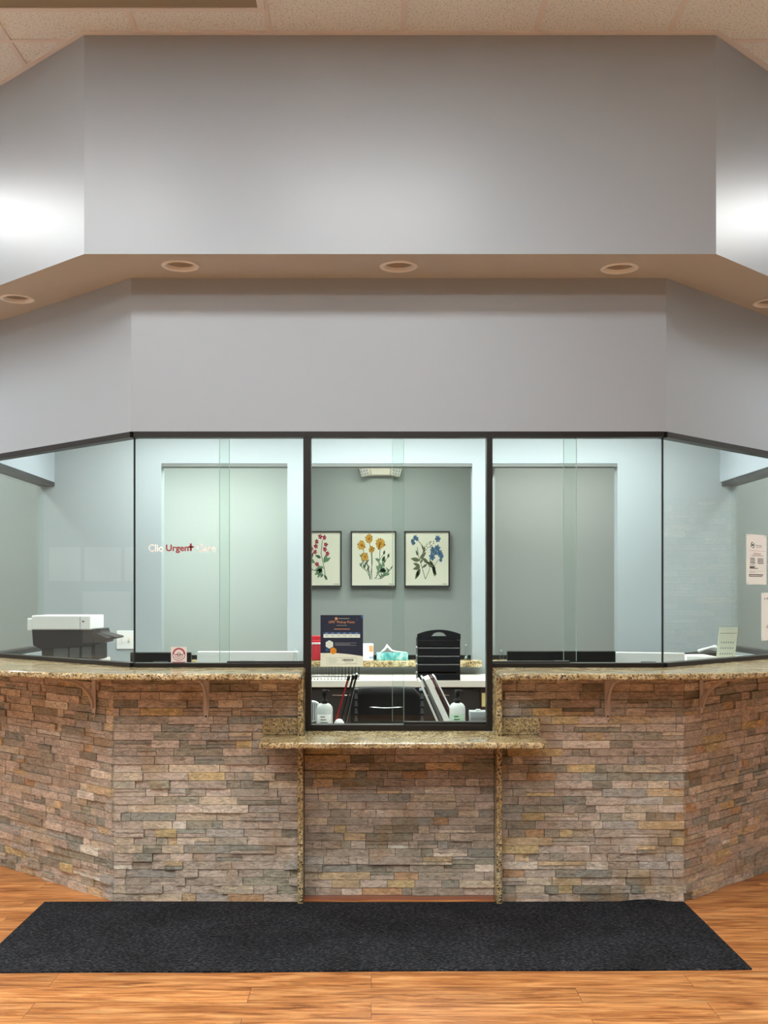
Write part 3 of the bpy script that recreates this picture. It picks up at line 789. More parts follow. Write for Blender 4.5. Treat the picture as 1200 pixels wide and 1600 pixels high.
prect(mb, .07, .93, .56, .63, 1, -.0011); prect(mb, .07, .93, .635, .665, 2, -.0011)
for k in range(6): prect(mb, .11 + k * .14, .18 + k * .14, .592, .600, 5, -.0013); prect(mb, .12 + k * .14, .17 + k * .14, .647, .652, 1, -.0013)
prect(mb, .95, 1.0, .94, 1.0, 2, -.0011); prect(mb, .85, .87, .90, .925, 2, -.0011)
def hexa(cx, cz, r, mi, y): 
    mb.prism([(cx * PW + r * PW * math.sin(R(60 * k)), cz * PH + r * PW * math.cos(R(60 * k))) for k in range(6)], .0008, -y, mi, TXZ)
hexa(.21, .43, .10, 1, -.0012); hexa(.155, .325, .045, 2, -.0012); hexa(.30, .305, .085, 3, -.0014)
for zz, x1 in ((.455, .84), (.432, .70), (.41, .84)): prect(mb, .34, x1, zz, zz + .006, 4, -.0011)
prect(mb, .38, .62, .795, .803, 4, -.0011); prect(mb, .32, .69, .722, .733, 6, -.0011)
prect(mb, .34, .40, .905, .955, 6, -.0011); prect(mb, .42, .68, .925, .938, 4, -.0011)
for (x0, x1, z0, z1) in ((.15, .85, .172, .175), (.15, .85, .045, .048), (.15, .153, .045, .175), (.847, .85, .045, .175)): prect(mb, x0, x1, z0, z1, 5, -.0009)
for k, x1 in enumerate((.38, .42, .38, .36)): prect(mb, .18, x1, .145 - k * .024, .149 - k * .024, 5, -.0009)
rn = random.Random(2); x = .51
while x < .77: w_ = rn.choice((.006, .010, .014)); prect(mb, x, x + w_, .108, .148, 7, -.0009); x += w_ + rn.choice((.005, .008))
prect(mb, .56, .72, .088, .094, 5, -.0009); prect(mb, .58, .85, .06, .064, 5, -.0009)
mb.build('print', ['navy', 'whitetext', 'blue', 'orange', 'lightgrey', 'inkgrey', 'peach', 'ink'], t)
text_mesh('lettering', 'UPS° Pickup Point', .61 * PW, .062 * PH, 'peach', t, Matrix.Translation((-.305 * PW, -.0012, .828 * PH)), .004)

# ------------------------------------------------------------------ back wall decorations : three botanical prints
YA = 9.27
def strip(mb, pts, wd, mi, T, y):
    pts = [Vector((p[0], p[1])) for p in pts]
    for i in range(len(pts) - 1):
        a, b = pts[i], pts[i + 1]; d = b - a
        if d.length < 1e-6: continue
        n = Vector((-d.y, d.x)).normalized() * wd / 2
        mb.prism([(a - n)[:], (b - n)[:], (b + n)[:], (a + n)[:]], y, y + .0003, mi, T)
def leafp(mb, x, z, ang, l, wd, mi, T, y):
    ca, sa = math.cos(R(ang)), math.sin(R(ang)); pts = []
    for k in range(9): u = k / 8; pts.append((u * l, wd / 2 * math.sin(math.pi * u ** .8)))
    for k in range(7, 0, -1): u = k / 8; pts.append((u * l, -wd / 2 * math.sin(math.pi * u ** .8)))
    mb.prism([(x + px * ca - pz * sa, z + px * sa + pz * ca) for px, pz in pts], y, y + .0003, mi, T)
def flower(mb, x, z, r, mi, mi2, T, y, n=7, rn=random.Random(5)):
    a0 = rn.uniform(0, 360)
    for k in range(n): leafp(mb, x, z, a0 + k * 360 / n, r * rn.uniform(.85, 1.1), r * .75, mi if k % 3 else mi2, T, y + .0002 * (k % 3))
    mb.prism([(x + r * .28 * math.cos(R(45 * k)), z + r * .28 * math.sin(R(45 * k))) for k in range(8)], y + .0006, y + .0009, mi2, T)
def art(cx_px, kind, label):
    x0p = cx_px - 36; Wd = 72 * YA / F * .985; Ht = 87 * YA / F
    t = empty('botanical_print', (PX(cx_px, YA), YA, PZ(917, YA))); tag(t, label, 'picture', 'botanical prints on the rear wall')
    mb = MB(); a, fr = Wd / 2, .012
    mb.box(-a, a, -.035, .028, 0, fr); mb.box(-a, a, -.035, .028, Ht - fr, Ht); mb.box(-a, -a + fr, -.035, .028, fr, Ht - fr); mb.box(a - fr, a, -.035, .028, fr, Ht - fr)
    mb.build('frame', 'artframe', t)
    MB().box(-a + fr, a - fr, -.026, -.015, fr, Ht - fr).build('canvas', 'canvas', t)
    w_, h_ = Wd - 2 * fr, Ht - 2 * fr
    T = Matrix.Translation((-w_ / 2, -.0261, fr)) @ Matrix.Rotation(R(90), 4, 'X') @ Matrix.Diagonal((w_, h_, 1, 1))
    mb = MB(); r = random.Random(kind)
    if kind == 1:      # amber
        fl = [(.22, .76, .10), (.40, .88, .10), (.66, .79, .12), (.46, .68, .075), (.30, .54, .09)]
        roots = [(.42, .11), (.46, .11), (.56, .12), (.42, .11), (.42, .11)]
        for (fx, fz, fr_), (rx, rz) in zip(fl, roots):
            strip(mb, [(fx, fz), (fx + (rx - fx) * .45 + .03, fz + (rz - fz) * .45), (rx, rz)], .013, 0, T, 0)
        for (x, z, sgn) in ((.4, .18, -1), (.42, .25, -1), (.40, .36, -1), (.52, .12, 1), (.6, .12, 1), (.66, .12, 1)):
            ex = x + sgn * r.uniform(.16, .28); ez = z + r.uniform(.05, .40); strip(mb, [(x, z), ((x + ex) / 2, z + (ez - z) * .35), (ex, ez)], .010, 0, T, .0001)
            for k in range(5): u = .3 + k * .15; leafp(mb, x + (ex - x) * u, z + (ez - z) * u, 90 + (40 if k % 2 else -40), .10, .028, 1 if k % 2 else 0, T, .0003)
        for k in range(12): leafp(mb, r.uniform(.62, .78), r.uniform(.2, .46), r.uniform(0, 180), .12, .06, 1, T, .0004)
        for (x, z) in ((.74, .60), (.84, .54)): strip(mb, [(x - .14, z - .18), (x, z)], .010, 0, T, .0002); leafp(mb, x, z - .02, 75, .09, .05, 0, T, .0005)
        for (fx, fz, fr_) in fl: flower(mb, fx, fz, fr_, 2, 3, T, .0006, 11)
    elif kind == 0:    # crimson
        strip(mb, [(.66, .10), (.62, .35), (.55, .6), (.58, .85)], .014, 0, T, 0); strip(mb, [(.62, .32), (.45, .38), (.30, .55), (.28, .7)], .012, 0, T, 0)
        strip(mb, [(.60, .36), (.4, .28), (.25, .33), (.1, .35)], .012, 0, T, 0)
        for (x, z, a, l) in ((.6, .35, 200, .22), (.58, .32, 215, .22), (.58, .30, 235, .2), (.55, .52, 160, .15), (.62, .42, 70, .2), (.64, .45, 30, .16), (.62, .2, -50, .13), (.6, .22, 230, .1), (.4, .42, 140, .16), (.3, .5, 60, .15), (.36, .30, 180, .2)):
            leafp(mb, x, z, a, l, l * .4, 1 if l > .15 else 0, T, .0003)
        for (x, z) in ((.53, .92), (.63, .90), (.45, .83), (.43, .74), (.66, .77), (.64, .68), (.32, .69), (.41, .63), (.70, .60), (.46, .40), (.22, .62), (.30, .58)):
            flower(mb, x, z, .055, 2, 3, T, .0006, 5)
    else:              # blue
        strip(mb, [(.46, .12), (.36, .40), (.31, .52), (.27, .72)], .013, 0, T, 0); strip(mb, [(.46, .12), (.56, .30), (.55, .40)], .012, 0, T, 0)
        strip(mb, [(.33, .48), (.42, .66), (.36, .78), (.28, .86)], .012, 0, T, 0); strip(mb, [(.42, .62), (.52, .72), (.62, .72)], .010, 0, T, 0)
        strip(mb, [(.66, .36), (.76, .48)], .010, 0, T, 0)
        for (x, z, a, l) in ((.33, .47, 170, .22), (.33, .50, 40, .2), (.40, .52, -40, .2), (.34, .36, 160, .18), (.34, .34, 190, .18), (.34, .32, 240, .24), (.30, .28, 255, .14), (.50, .44, -30, .24), (.62, .36, -60, .2), (.66, .36, -85, .2), (.5, .40, 210, .14), (.64, .38, 130, .14), (.42, .66, 110, .12), (.42, .60, 80, .15), (.28, .56, 110, .12), (.35, .42, 60, .12)):
            leafp(mb, x, z, a, l, l * .36, 1, T, .0003)
        for k in range(9): leafp(mb, .5 + k * .02, .74 + (k % 3) * .035, r.uniform(0, 180), .04, .02, 0, T, .0004)
        for (x, z, q) in ((.16, .84, .05), (.22, .90, .06), (.26, .88, .05), (.18, .80, .05), (.75, .88, .075), (.64, .66, .08), (.74, .70, .075), (.80, .60, .08), (.62, .54, .08), (.84, .55, .06), (.82, .48, .05), (.70, .62, .06)):
            flower(mb, x, z, q, 2, 3, T, .0006, 6)
    strip(mb, [(.86, .025), (.90, .03), (.93, .022), (.97, .028)], .008, 0, T, 0)
    mt = {0: ['stem', 'leaf', 'petred', 'petred2'], 1: ['stem', 'leaf', 'petyel', 'petyel2'], 2: [mat('olive_stem', rgb(92, 98, 76), .8), 'olive', 'petblue', 'petblue2']}[kind]
    mb.build('painted_flowers', mt, t)
art(498.5, 0, 'framed crimson flower print on the rear wall, left of three')
art(583.5, 1, 'framed yellow flower print on the rear wall, middle of three')
art(667, 2, 'framed blue flower print on the rear wall, right of three')

# emergency light
YE = 9.299
t = empty('emergency_light', (PX(594.5, YE), YE, PZ(744, YE))); tag(t, 'ivory twin head emergency light high on the rear wall', 'emergency light')
MB().box(-.105, .105, -.07, 0, 0, .075).build('body', 'ivory', t, .01, 3)
for sx in (-1, 1):
    T = Matrix.Translation((sx * .125, -.08, .035)) @ Matrix.Rotation(R(sx * 12), 4, 'Y') @ Matrix.Rotation(R(sx * 18), 4, 'Z') @ Matrix.Rotation(R(90), 4, 'X')
    h = MB().prism([(-.04, -.045), (.04, -.045), (.045, .045), (-.045, .045)], -.03, .035, 0, T).build('lamp_head', 'ivory', t, .008, 3)
    mb = MB()
    for i in range(3):
        for j in range(3): mb.box(-.034 + i * .024, -.018 + i * .024, -.036 + j * .026, -.018 + j * .026, .035, .038, 0, T)
    mb.build('lens', 'lightgrey', h)

# switch plate on the inner partition
t = empty('switch_plate', (PX(197, YP), YP, PZ(1014, YP))); tag(t, 'white double switch plate on the grey wall behind the printer', 'switch')
MB().box(-.066, .066, -.008, 0, 0, .132).build('plate', 'white', t, .003)
for sx in (-1, 1):
    MB().box(sx * .026 - .006, sx * .026 + .006, -.02, -.008, .055, .08).build('toggle', 'ivory', t, .002)

# ------------------------------------------------------------------ office furniture
# desk right behind the counter
t = empty('reception_desk', (.13, 5.8, 0)); tag(t, 'dark desk just inside the centre window', 'desk')
MB().box(-1.3, 1.32, -.33, .22, .73, .76).build('desk_top', 'darkcab', t, .003)
for sx in (-1.28, -.0, 1.28): MB().box(sx - .015, sx + .015, -.3, .2, 0, .73).build('side_panel', 'darkcab', t)
# rear counter cabinet, open below
t = empty('rear_worktop', (.1, 7.2, 0)); tag(t, 'white worktop cabinet below the inner partition ledge', 'cabinet')
zwt = PZ(1063, 7.16)
MB().box(-1.2, 1.25, -.05, .597, zwt - .045, zwt).build('worktop', 'laminate', t, .003)
MB().box(-1.2, 1.25, .565, .597, zwt, .974).build('back_panel', 'wallin', t)
MB().box(-1.17, 1.22, .02, .59, 0, zwt - .046).build('cabinet_body', 'darkcab', t)
for k in range(4):
    xx = -1.15 + k * .592
    d = MB().box(xx, xx + .582, .0, .019, .05, zwt - .06).build('door', 'brown' if k == 3 else 'darkcab', t, .002)
    MB().tube([(xx + .2, -.02, zwt - .10), (xx + .38, -.02, zwt - .10)], .004).build('handle', 'chrome', d)

# tall cabinet under printer
t = empty('printer_cabinet', (-1.93, 6.98, 0)); tag(t, 'white topped cabinet carrying the printer in the left corner', 'cabinet')
zpc = PZ(1031, 6.9)
MB().box(-.33, .20, -.24, .24, zpc - .03, zpc).build('cabinet_top', 'laminate', t, .003)
MB().box(-.31, .18, -.22, .24, 0, zpc - .031).build('body', 'lightgrey', t)
for k in range(2): d = MB().box(-.305 + k * .242, -.065 + k * .242, -.238, -.221, .06, zpc - .04).build('door', 'laminate', t, .002); MB().box(-.10 + k * .10, -.09 + k * .10, -.25, -.239, .7, .8).build('handle', 'steel', d)

# printer
t = empty('printer', (-1.93, 6.92, zpc)); tag(t, 'white and black multifunction printer behind the left angled window', 'printer')
q = 6.9 / F
def sx_(px): return PX(px, 6.8) + 1.93
def sz_(py): return PZ(py, 6.8) - zpc
MB().box(sx_(65), sx_(148), -.12, .20, .001, sz_(1007)).build('lower_body', 'black', t, .004)
mb = MB()
mb.prism([(sx_(53), sz_(1008)), (sx_(65), sz_(1014)), (sx_(148), sz_(1009)), (sx_(150), sz_(984)), (sx_(51), sz_(984))], -.20, .14, 0, Matrix.Rotation(R(90), 4, 'X'))
mb.build('upper_body', 'black', t, .004)
mb = MB(); mb.box(sx_(52), sx_(144), -.16, .18, sz_(984) + .001, sz_(961.5)); mb.box(sx_(42), sx_(53), -.12, .16, sz_(986), sz_(966))
mb.build('scanner_lid', 'white', t, .008, 3)
MB().box(sx_(127.5), sx_(128), -.1615, -.15, sz_(983), sz_(963)).build('seam', 'greyplastic', t)
MB().box(sx_(131), sx_(134.5), -.163, -.155, sz_(972), sz_(969.5)).build('button', 'greyplastic', t)
mb = MB(); TT = Matrix.Rotation(R(90), 4, 'X')
mb.prism([(sx_(140), sz_(1000)), (sx_(140), sz_(984)), (sx_(157), sz_(982)), (sx_(158), sz_(986)), (sx_(165), sz_(1000)), (sx_(164), sz_(1004)), (sx_(150), sz_(1007))], -.10, .13, 0, TT)
mb.prism([(sx_(143), sz_(994)), (sx_(146), sz_(988)), (sx_(158), sz_(988.5)), (sx_(182), sz_(995)), (sx_(182), sz_(997.5)), (sx_(164), sz_(1001)), (sx_(160), sz_(999))], -.08, .145, 0, TT)
mb.build('control_panel', 'black', t, .003)
MB().prism([(sx_(153), sz_(989.5)), (sx_(158), sz_(989)), (sx_(176), sz_(995)), (sx_(170), sz_(997.5))], .145, .148, 0, TT).build('screen', 'greyplastic', t)
mb = MB()
for a, b in ((84, 106), (109, 124), (128, 143)): mb.box(sx_(a), sx_(b), -.1225, -.12, sz_(1027), sz_(1009))
mb.build('paper_tray', mat('tray_grey', rgb(70, 72, 74), .5), t)
# papers beside printer
o = MB().box(-.16, .16, -.10, .10, 0, .012).build('paper_stack', 'paper'); o.location = (PX(150, 6.65), 6.66, PZ(1036, 6.55)); o.rotation_euler = (0, 0, R(12))
o.location.z = zpc + .0005; o.location = (-1.72, 6.84, zpc + .0005); bpy.data.objects.remove(o)

# monitors
def monitor(cx, w_, ztop, Y, rz, m_, label, ht=.34, tilt=0):
    t = empty('computer_monitor', (cx, Y, .7605), rz); tag(t, label, 'monitor')
    zt = ztop - .7605
    MB().lathe([(.11, 0), (.115, .006), (.10, .012), (.02, .014)], 28).build('stand_base', m_, t)
    MB().box(-.025, .025, -.012, .012, .012, zt - .12).build('stand_neck', m_, t, .003)
    b = MB().box(-w_ / 2, w_ / 2, .013, .045, zt - ht, zt).build('monitor_back', m_, t, .006, 3)
    MB().box(-w_ / 2 + .012, w_ / 2 - .012, .045, .047, zt - ht + .012, zt - .012).build('screen', 'black', b)
    MB().box(-.04, .04, .010, .0135, zt - .055, zt - .05).build('vent', 'greyplastic', b)
    return t
Ym = 5.86
monitor(PX((307 + 466) / 2, Ym), 159 * Ym / F, PZ(1018, Ym), Ym, 0, 'white', 'white monitor back behind the left window, beside the round sticker')
Yk = 5.95
monitor(PX((196 + 293) / 2, Yk), 97 * Yk / F, PZ(1021, Yk), Yk + .1, 0, 'black', 'black monitor behind the left window, partly behind the sticker')
monitor(PX((793 + 963) / 2, Yk), 170 * Yk / F, PZ(1017.5, Yk), Yk, 0, 'black', 'wide black monitor back behind the right window')
monitor(PX(1013, 6.02), .39, PZ(1020, 6.0), 6.02, R(-14), 'white', 'white monitor behind the joint of the right windows, slightly turned', .3)

# a sill cabinet at right for calendar + papers
t = empty('side_desk', (2.0, 6.88, 0)); tag(t, 'raised grey side desk in the right corner of the office', 'desk')
zsd = PZ(1034, 6.54)
MB().box(-.38, .47, -.34, .34, zsd - .03, zsd).build('desk_top', 'laminate', t, .003)
MB().box(-.34, .45, -.31, .32, 0, zsd - .031).build('body', 'lightgrey', t)
o = MB().box(-.09, .09, -.12, .12, 0, .03).build('paper_stack', 'paper', bevel=.002); o.location = (PX(1087, 6.68), 6.68, zsd + .0005); tag(o, 'stack of white papers left of the calendar stand', 'paper stack')
t = empty('desk_telephone', (PX(1100, 6.92), 6.93, zsd + .0005), R(20)); tag(t, 'low black desk telephone with a white handset behind the papers', 'telephone')
MB().prism([(-.1, 0), (.1, 0), (.1, .045), (-.1, .03)], -.08, .08, 0, Matrix.Rotation(R(90), 4, 'X')).build('telephone_base', 'black', t, .004)
MB().tube([(-.05, -.02, .045), (0, -.01, .055), (.05, 0, .062), (.10, .01, .068)], [.012, .010, .010, .014], 10).build('handset', 'white', t)
# calendar in acrylic stand
Yc = 6.62
t = empty('calendar_stand', (PX(1133, Yc), Yc, zsd + .0005), R(6)); tag(t, 'slanted calendar in a clear acrylic stand behind the right angled window', 'calendar')
qc = Yc / F
Tt = Matrix.Rotation(R(-14), 4, 'X')
Tsh = Matrix(((1, 0, .22, 0), (0, 1, 0, 0), (0, 0, 1, 0), (0, 0, 0, 1)))
MB().box(-15 * qc, 15 * qc, -.001, .001, .002, 54 * qc, 0, Tt @ Tsh).build('calendar_sheet', mat('calendar_card', rgb(222, 216, 200), .7), t)
mb = MB()
for r_ in range(3):
    for k in range(6): mb.box((-10 + k * 3.8) * qc, (-8.2 + k * 3.8) * qc, -.0016, -.001, (10 + r_ * 9) * qc, (12.5 + r_ * 9) * qc, 0, Tt @ Tsh)
mb.box(-14 * qc, 14 * qc, -.0016, -.001, 43.5 * qc, 44.1 * qc, 1, Tt @ Tsh)
mb.build('print', ['inkgrey', 'ink'], t)
mb = MB(); mb.box(-16 * qc, 16 * qc, -.004, -.002, .001, 55 * qc, 0, Tt @ Tsh); mb.box(-4 * qc, 30 * qc, .10, .102, .001, 50 * qc, 0, Matrix.Rotation(R(14), 4, 'X')); mb.box(-14 * qc, 20 * qc, 0, .12, 0, .002)
mb.build('acrylic_stand', 'acrylic', t)

# ------------------------------------------------------------------ things on the centre ledge and worktop
zl = 1.0203
def box_thing(name, px0, px1, py0, Y, dpt, z, m_, label, cat, bevel=.003):
    x0, x1 = PX(px0, Y), PX(px1, Y); o = MB().box(-(x1 - x0) / 2, (x1 - x0) / 2, 0, dpt, 0, PZ(py0, Y) - z).build(name, m_, bevel=bevel)
    o.location = ((x0 + x1) / 2, Y, z); tag(o, label, cat); return o
Yl = YP - .13
# tissue box
t = empty('tissue_box', (PX(613, Yl), Yl, zl)); tag(t, 'low teal tissue box with a white tissue pulled out, on the granite ledge', 'tissue box')
tw = 49 * Yl / F
m = mat('teal_pattern', (1, 1, 1, 1), .6); n1 = nd(m, 'ShaderNodeTexNoise', i_Scale=28.0, i_Detail=4.0); lk(m, coords(m, (1, 1, .5)), n1.inputs['Vector'])
base(m, ramp(m, n1.outputs[0], [(.38, rgb(60, 150, 150)), (.5, rgb(110, 192, 190)), (.65, rgb(196, 226, 222))]))
MB().box(-tw / 2, tw / 2, 0, .11, 0, .052).build('carton', m, t, .002)
mb = MB(); pr = [(-.085, .052), (-.06, .075), (-.045, .095), (-.036, .112), (-.02, .09), (.0, .070), (.03, .063), (.085, .058), (.10, .052)]
for y_ in (.03, .06):
    pass
vs_, fs = [], []
for j, (yy, sc) in enumerate(((.02, .7), (.04, 1.0), (.06, .95), (.085, .6))):
    for k, (xx, zz) in enumerate(pr): vs_.append((xx + .004 * math.sin(j * 2 + k), yy + .006 * math.sin(k * 1.7), .053 + (zz - .052) * sc))
for j in range(3):
    for k in range(len(pr) - 1): a = j * len(pr) + k; fs.append((a, a + 1, a + 1 + len(pr), a + len(pr)))
mb.add(vs_, fs, 0, True); o = mb.build('tissue', 'tissue', t)
md = o.modifiers.new('thick', 'SOLIDIFY'); md.thickness = .001
# medicine carton
t = empty('supply_carton', (PX(575.5, Yl), Yl, zl), R(18)); tag(t, 'small white carton with an orange print, between the poster and the tissue box', 'carton')
MB().box(-.038, .038, 0, .05, 0, .118).build('carton', 'paper', t, .002)
MB().box(.005, .034, -.001, 0, .06, .105).build('print', 'peach', t); MB().box(.005, .036, -.001, 0, .012, .027).build('print', 'steelblue', t)
# red sharps container
t = empty('sharps_container', (PX(492, Yl), Yl, zl)); tag(t, 'red plastic container with a white band on the ledge, left of the poster', 'container')
MB().box(-.045, .045, 0, .09, 0, .145).build('body', 'red', t, .006, 3)
MB().box(-.04, .04, .01, .08, .145, .172).build('lid', 'red', t, .006, 3)
MB().box(-.0455, .0455, -.001, .05, .115, .126).build('label_band', 'paper', t)
MB().box(-.046, -.03, -.0015, .05, .02, .11).build('label_band', 'paper', t)
# clear tubes
def clear_tube(px, py0, py1, Y, label, z=None, r=.014):
    h = (py1 - py0) * Y / F; zz = z if z is not None else PZ(py1, Y)
    o = MB().lathe([(r * .9, 0), (r, .004), (r, h - .01), (r * .7, h), (r * .6, h), (r * .85, h - .012), (r * .85, .006), (.0005, .005)], 20).build('clear_bottle', 'acrylic')
    o.location = (PX(px, Y), Y, zz); tag(o, label, 'bottle')
clear_tube(728, 1007, 1031, Yl + .06, 'small clear bottle on the ledge right of the letter trays', zl)
clear_tube(784, 1010, 1036, 5.46, 'small clear tube in the lower left corner of the right window', ZT + .0005, .012)
clear_tube(461, 1010, 1036, 5.46, 'small clear tube in the lower right corner of the left window', ZT + .0005, .010)
# letter trays
Yt = 7.13; zt0 = zwt + .0003
qt = (Yt + .02) / F
X0, X1 = PX(652, Yt), PX(720, Yt); Wt = X1 - X0; Hh = PZ(984, Yt) - zt0
t = empty('letter_tray_rack', ((X0 + X1) / 2, Yt + .02, zt0)); tag(t, 'navy black stacked letter tray rack with an arched handle on the white worktop', 'letter trays')
hr = Hh * .82 / 5
for k in range(5):
    z0 = k * hr
    mb = MB(); T = Matrix.Rotation(R(90), 4, 'X')
    mb.box(-Wt / 2 + .004, Wt / 2 - .004, 0, .24, z0 + .002, z0 + .006)
    mb.prism([(-Wt / 2 + .004, z0 + .002), (Wt / 2 - .004, z0 + .002), (Wt / 2 - .002, z0 + hr * .8), (-Wt / 2 + .002, z0 + hr * .8)], -.004, .0, 0, T)
    mb.box(-Wt / 2 + .002, -Wt / 2 + .007, 0, .24, z0, z0 + hr * .98); mb.box(Wt / 2 - .007, Wt / 2 - .002, 0, .24, z0, z0 + hr * .98)
    mb.box(-Wt / 2 + .004, Wt / 2 - .004, .235, .24, z0, z0 + hr * .98)
    tr_ = mb.build('tray', 'blacknavy', t, .0015)
    if k in (1, 2, 3):
        mb = MB(); mb.box(-Wt / 2 + .008, Wt / 2 - .008, -.0, .22, z0 + hr * .86, z0 + hr * .92); p_ = mb.build('paper_edge', 'lightgrey', tr_)
for z_ in range(4):
    T2 = Matrix.Translation((-Wt / 2 - .003, .004, hr * (z_ + .95))) @ Matrix.Rotation(R(90), 4, 'Y')
    MB().lathe([(.004, -.006), (.008, -.004), (.008, .004), (.004, .006)], 12, T=T2).build('connector', 'lightgrey', t)
# top with arched handle
N = 24; T = Matrix.Rotation(R(90), 4, 'X')
zt1 = 5 * hr
mb = MB(); arch = []
for i in range(N + 1):
    u = -1 + 2 * i / N; arch.append((u * Wt / 2, zt1 + (Hh - zt1) * (.35 + .65 * math.cos(u * R(80)) ** .8)))
hole = []
for i in range(N + 1):
    u = -1 + 2 * i / N; hole.append((u * Wt * .155, zt1 + (Hh - zt1) * (.30 + .42 * math.sqrt(max(0, 1 - u * u)))))
def archy(x_): 
    u = max(-1, min(1, x_ / (Wt / 2))); return zt1 + (Hh - zt1) * (.35 + .65 * math.cos(u * R(80)) ** .8)
hw = Wt * .155
def colstrip(xa, xb, lo_a, lo_b, hi_a, hi_b): mb.prism([(xa, lo_a), (xb, lo_b), (xb, hi_b), (xa, hi_a)], -.006, .006, 0, T)
xs_ = [-Wt / 2 + Wt * i / 40 for i in range(41)]
for a, b in zip(xs_[:-1], xs_[1:]):
    def hh(x_, up): 
        r_ = 1 - (x_ / hw) ** 2; return zt1 + (Hh - zt1) * (.30 + (.42 * math.sqrt(r_) if r_ > 0 else 0)) if up else zt1 + (Hh - zt1) * .30
    colstrip(a, b, zt1 - .004, zt1 - .004, hh(a, 0), hh(b, 0)); colstrip(a, b, hh(a, 1), hh(b, 1), archy(a), archy(b))
mb.build('arched_handle', 'blacknavy', t)
# wire file basket behind poster
Yw = 7.16
t = empty('wire_basket', (PX(523, Yw), Yw, zwt + .0003)); tag(t, 'black wire file basket on the white worktop, behind the poster', 'basket')
ww_ = 75 * Yw / F / 2
mb = MB()
hl = PZ(1010, Yw) - zwt; hlow = PZ(1048, Yw) - zwt
for (z_) in (.004, .027):
    mb.tube([(-ww_, 0, z_), (ww_, 0, z_)], .0018, 6); mb.tube([(-ww_, .25, z_), (ww_, .25, z_)], .0018, 6); mb.tube([(-ww_, 0, z_), (-ww_, .25, z_)], .0018, 6); mb.tube([(ww_, 0, z_), (ww_, .25, z_)], .0018, 6)
for k in range(15):
    xx = -ww_ + 2 * ww_ * k / 14; h_ = hl + .02 if k < 4 else hlow + .03
    mb.tube([(xx, 0, .002), (xx, 0, h_)], .0015, 6); mb.tube([(xx, 0, .004), (xx, .25, .004)], .0012, 6); mb.tube([(xx, .25, .004), (xx, .25, hl)], .0015, 6)
mb.tube([(-ww_, .25, hl), (ww_, .25, hl)], .002, 6); mb.tube([(-ww_, 0, hl + .02), (-ww_ + 6 * ww_ / 14, 0, hl + .02)], .002, 6)
mb.build('wire_frame', 'black', t)

# ------------------------------------------------------------------ things on the desk behind the centre window
ZD = .7603
def pump_bottle(px, Y, w_px, py_sh, py_top, label, lab_m, rz=0):
    q_ = Y / F; r = w_px / 2 * q_; hs = PZ(py_sh, Y) - ZD
    t = empty('sanitizer_bottle', (PX(px, Y), Y, ZD), rz); tag(t, label, 'bottle')
    Tq = Matrix.Diagonal((1, .72, 1, 1))
    MB().lathe([(r * .9, 0), (r, .006), (r, hs * .80), (r * .93, hs * .88), (r * .72, hs * .95), (r * .42, hs * .99), (r * .36, hs)], 32, T=Tq).build('bottle_body', 'frosted', t)
    p = MB().lathe([(r * .42, hs - .004), (r * .42, hs + .014), (r * .2, hs + .018), (r * .16, hs + .035), (r * .3, hs + .036), (r * .3, PZ(py_top, Y) - ZD), (.001, PZ(py_top, Y) - ZD + .002)], 20).build('pump', 'black', t)
    zt_ = PZ(py_top, Y) - ZD - .004
    MB().tube([(0, 0, zt_), (.02, -.01, zt_), (.032, -.016, zt_ - .006)], .0035, 8).build('nozzle', 'black', p)
    # label wraps the front
    vs_, fs = [], []; n = 14
    for i in range(n + 1):
        a = R(215 + 110 * i / n)
        for z_ in (hs * .08, hs * .64): vs_.append((r * 1.01 * math.cos(a), r * .72 * 1.015 * math.sin(a), z_))
    for i in range(n): fs.append((2 * i, 2 * i + 2, 2 * i + 3, 2 * i + 1))
    l = MB().add(vs_, fs, 0, True).build('bottle_label', lab_m, t); md = l.modifiers.new('t', 'SOLIDIFY'); md.thickness = .0006
    mb = MB()
    for k in range(4): mb.box(-r * .45, r * (.1 + .3 * ((k * 7) % 3) / 2), -r * .735 - .001, -r * .70, hs * (.56 - k * .09), hs * (.59 - k * .09))
    mb.build('print', 'inkgrey' if lab_m == 'paper' else 'inkgreen', l)
    return t
pump_bottle(507, 5.62, 26, 1098, 1078, 'white pump sanitizer bottle at the lower left of the centre window', 'paper')
pump_bottle(714.5, 5.62, 25, 1097, 1078, 'pump sanitizer bottle with a pale green label, right of the leaning folders', 'greenlabel')
# small white fan
t = empty('desk_fan', (PX(487, 5.72), 5.72, ZD), R(15)); tag(t, 'small white slotted desk fan in the lower left corner of the centre window', 'fan')
hf = PZ(1095, 5.72) - ZD
MB().box(-.03, .03, -.02, .03, 0, .03).build('fan_base', 'white', t, .004)
mb = MB(); Tf = Matrix.Translation((0, 0, hf - .055)) @ Matrix.Rotation(R(90), 4, 'X')
mb.lathe([(.055, -.02), (.058, 0), (.052, .02)], 28, T=Tf)
mb.build('fan_housing', 'white', t)
mb = MB()
for k in range(9):
    x_ = -.04 + k * .01; h_ = math.sqrt(max(0, .045 ** 2 - x_ * x_)); mb.box(x_ - .0015, x_ + .0015, -.022, -.020, hf - .055 - h_, hf - .055 + h_)
mb.build('grille_slots', 'ink', t)
# white dome
t = empty('desk_dome', (PX(530, 5.56), 5.56, ZD)); tag(t, 'small rounded white and pale blue object below the red folder', 'desk item')
hd = PZ(1123, 5.56) - ZD
MB().lathe([(.026, 0), (.028, hd * .5), (.025, hd * .8), (.014, hd * .96), (.001, hd)], 24).build('dome', 'white', t)
MB().lathe([(.0284, hd * .5), (.0286, hd * .56), (.0262, hd * .72)], 24, cap=False).build('stripe', 'steelblue', t)
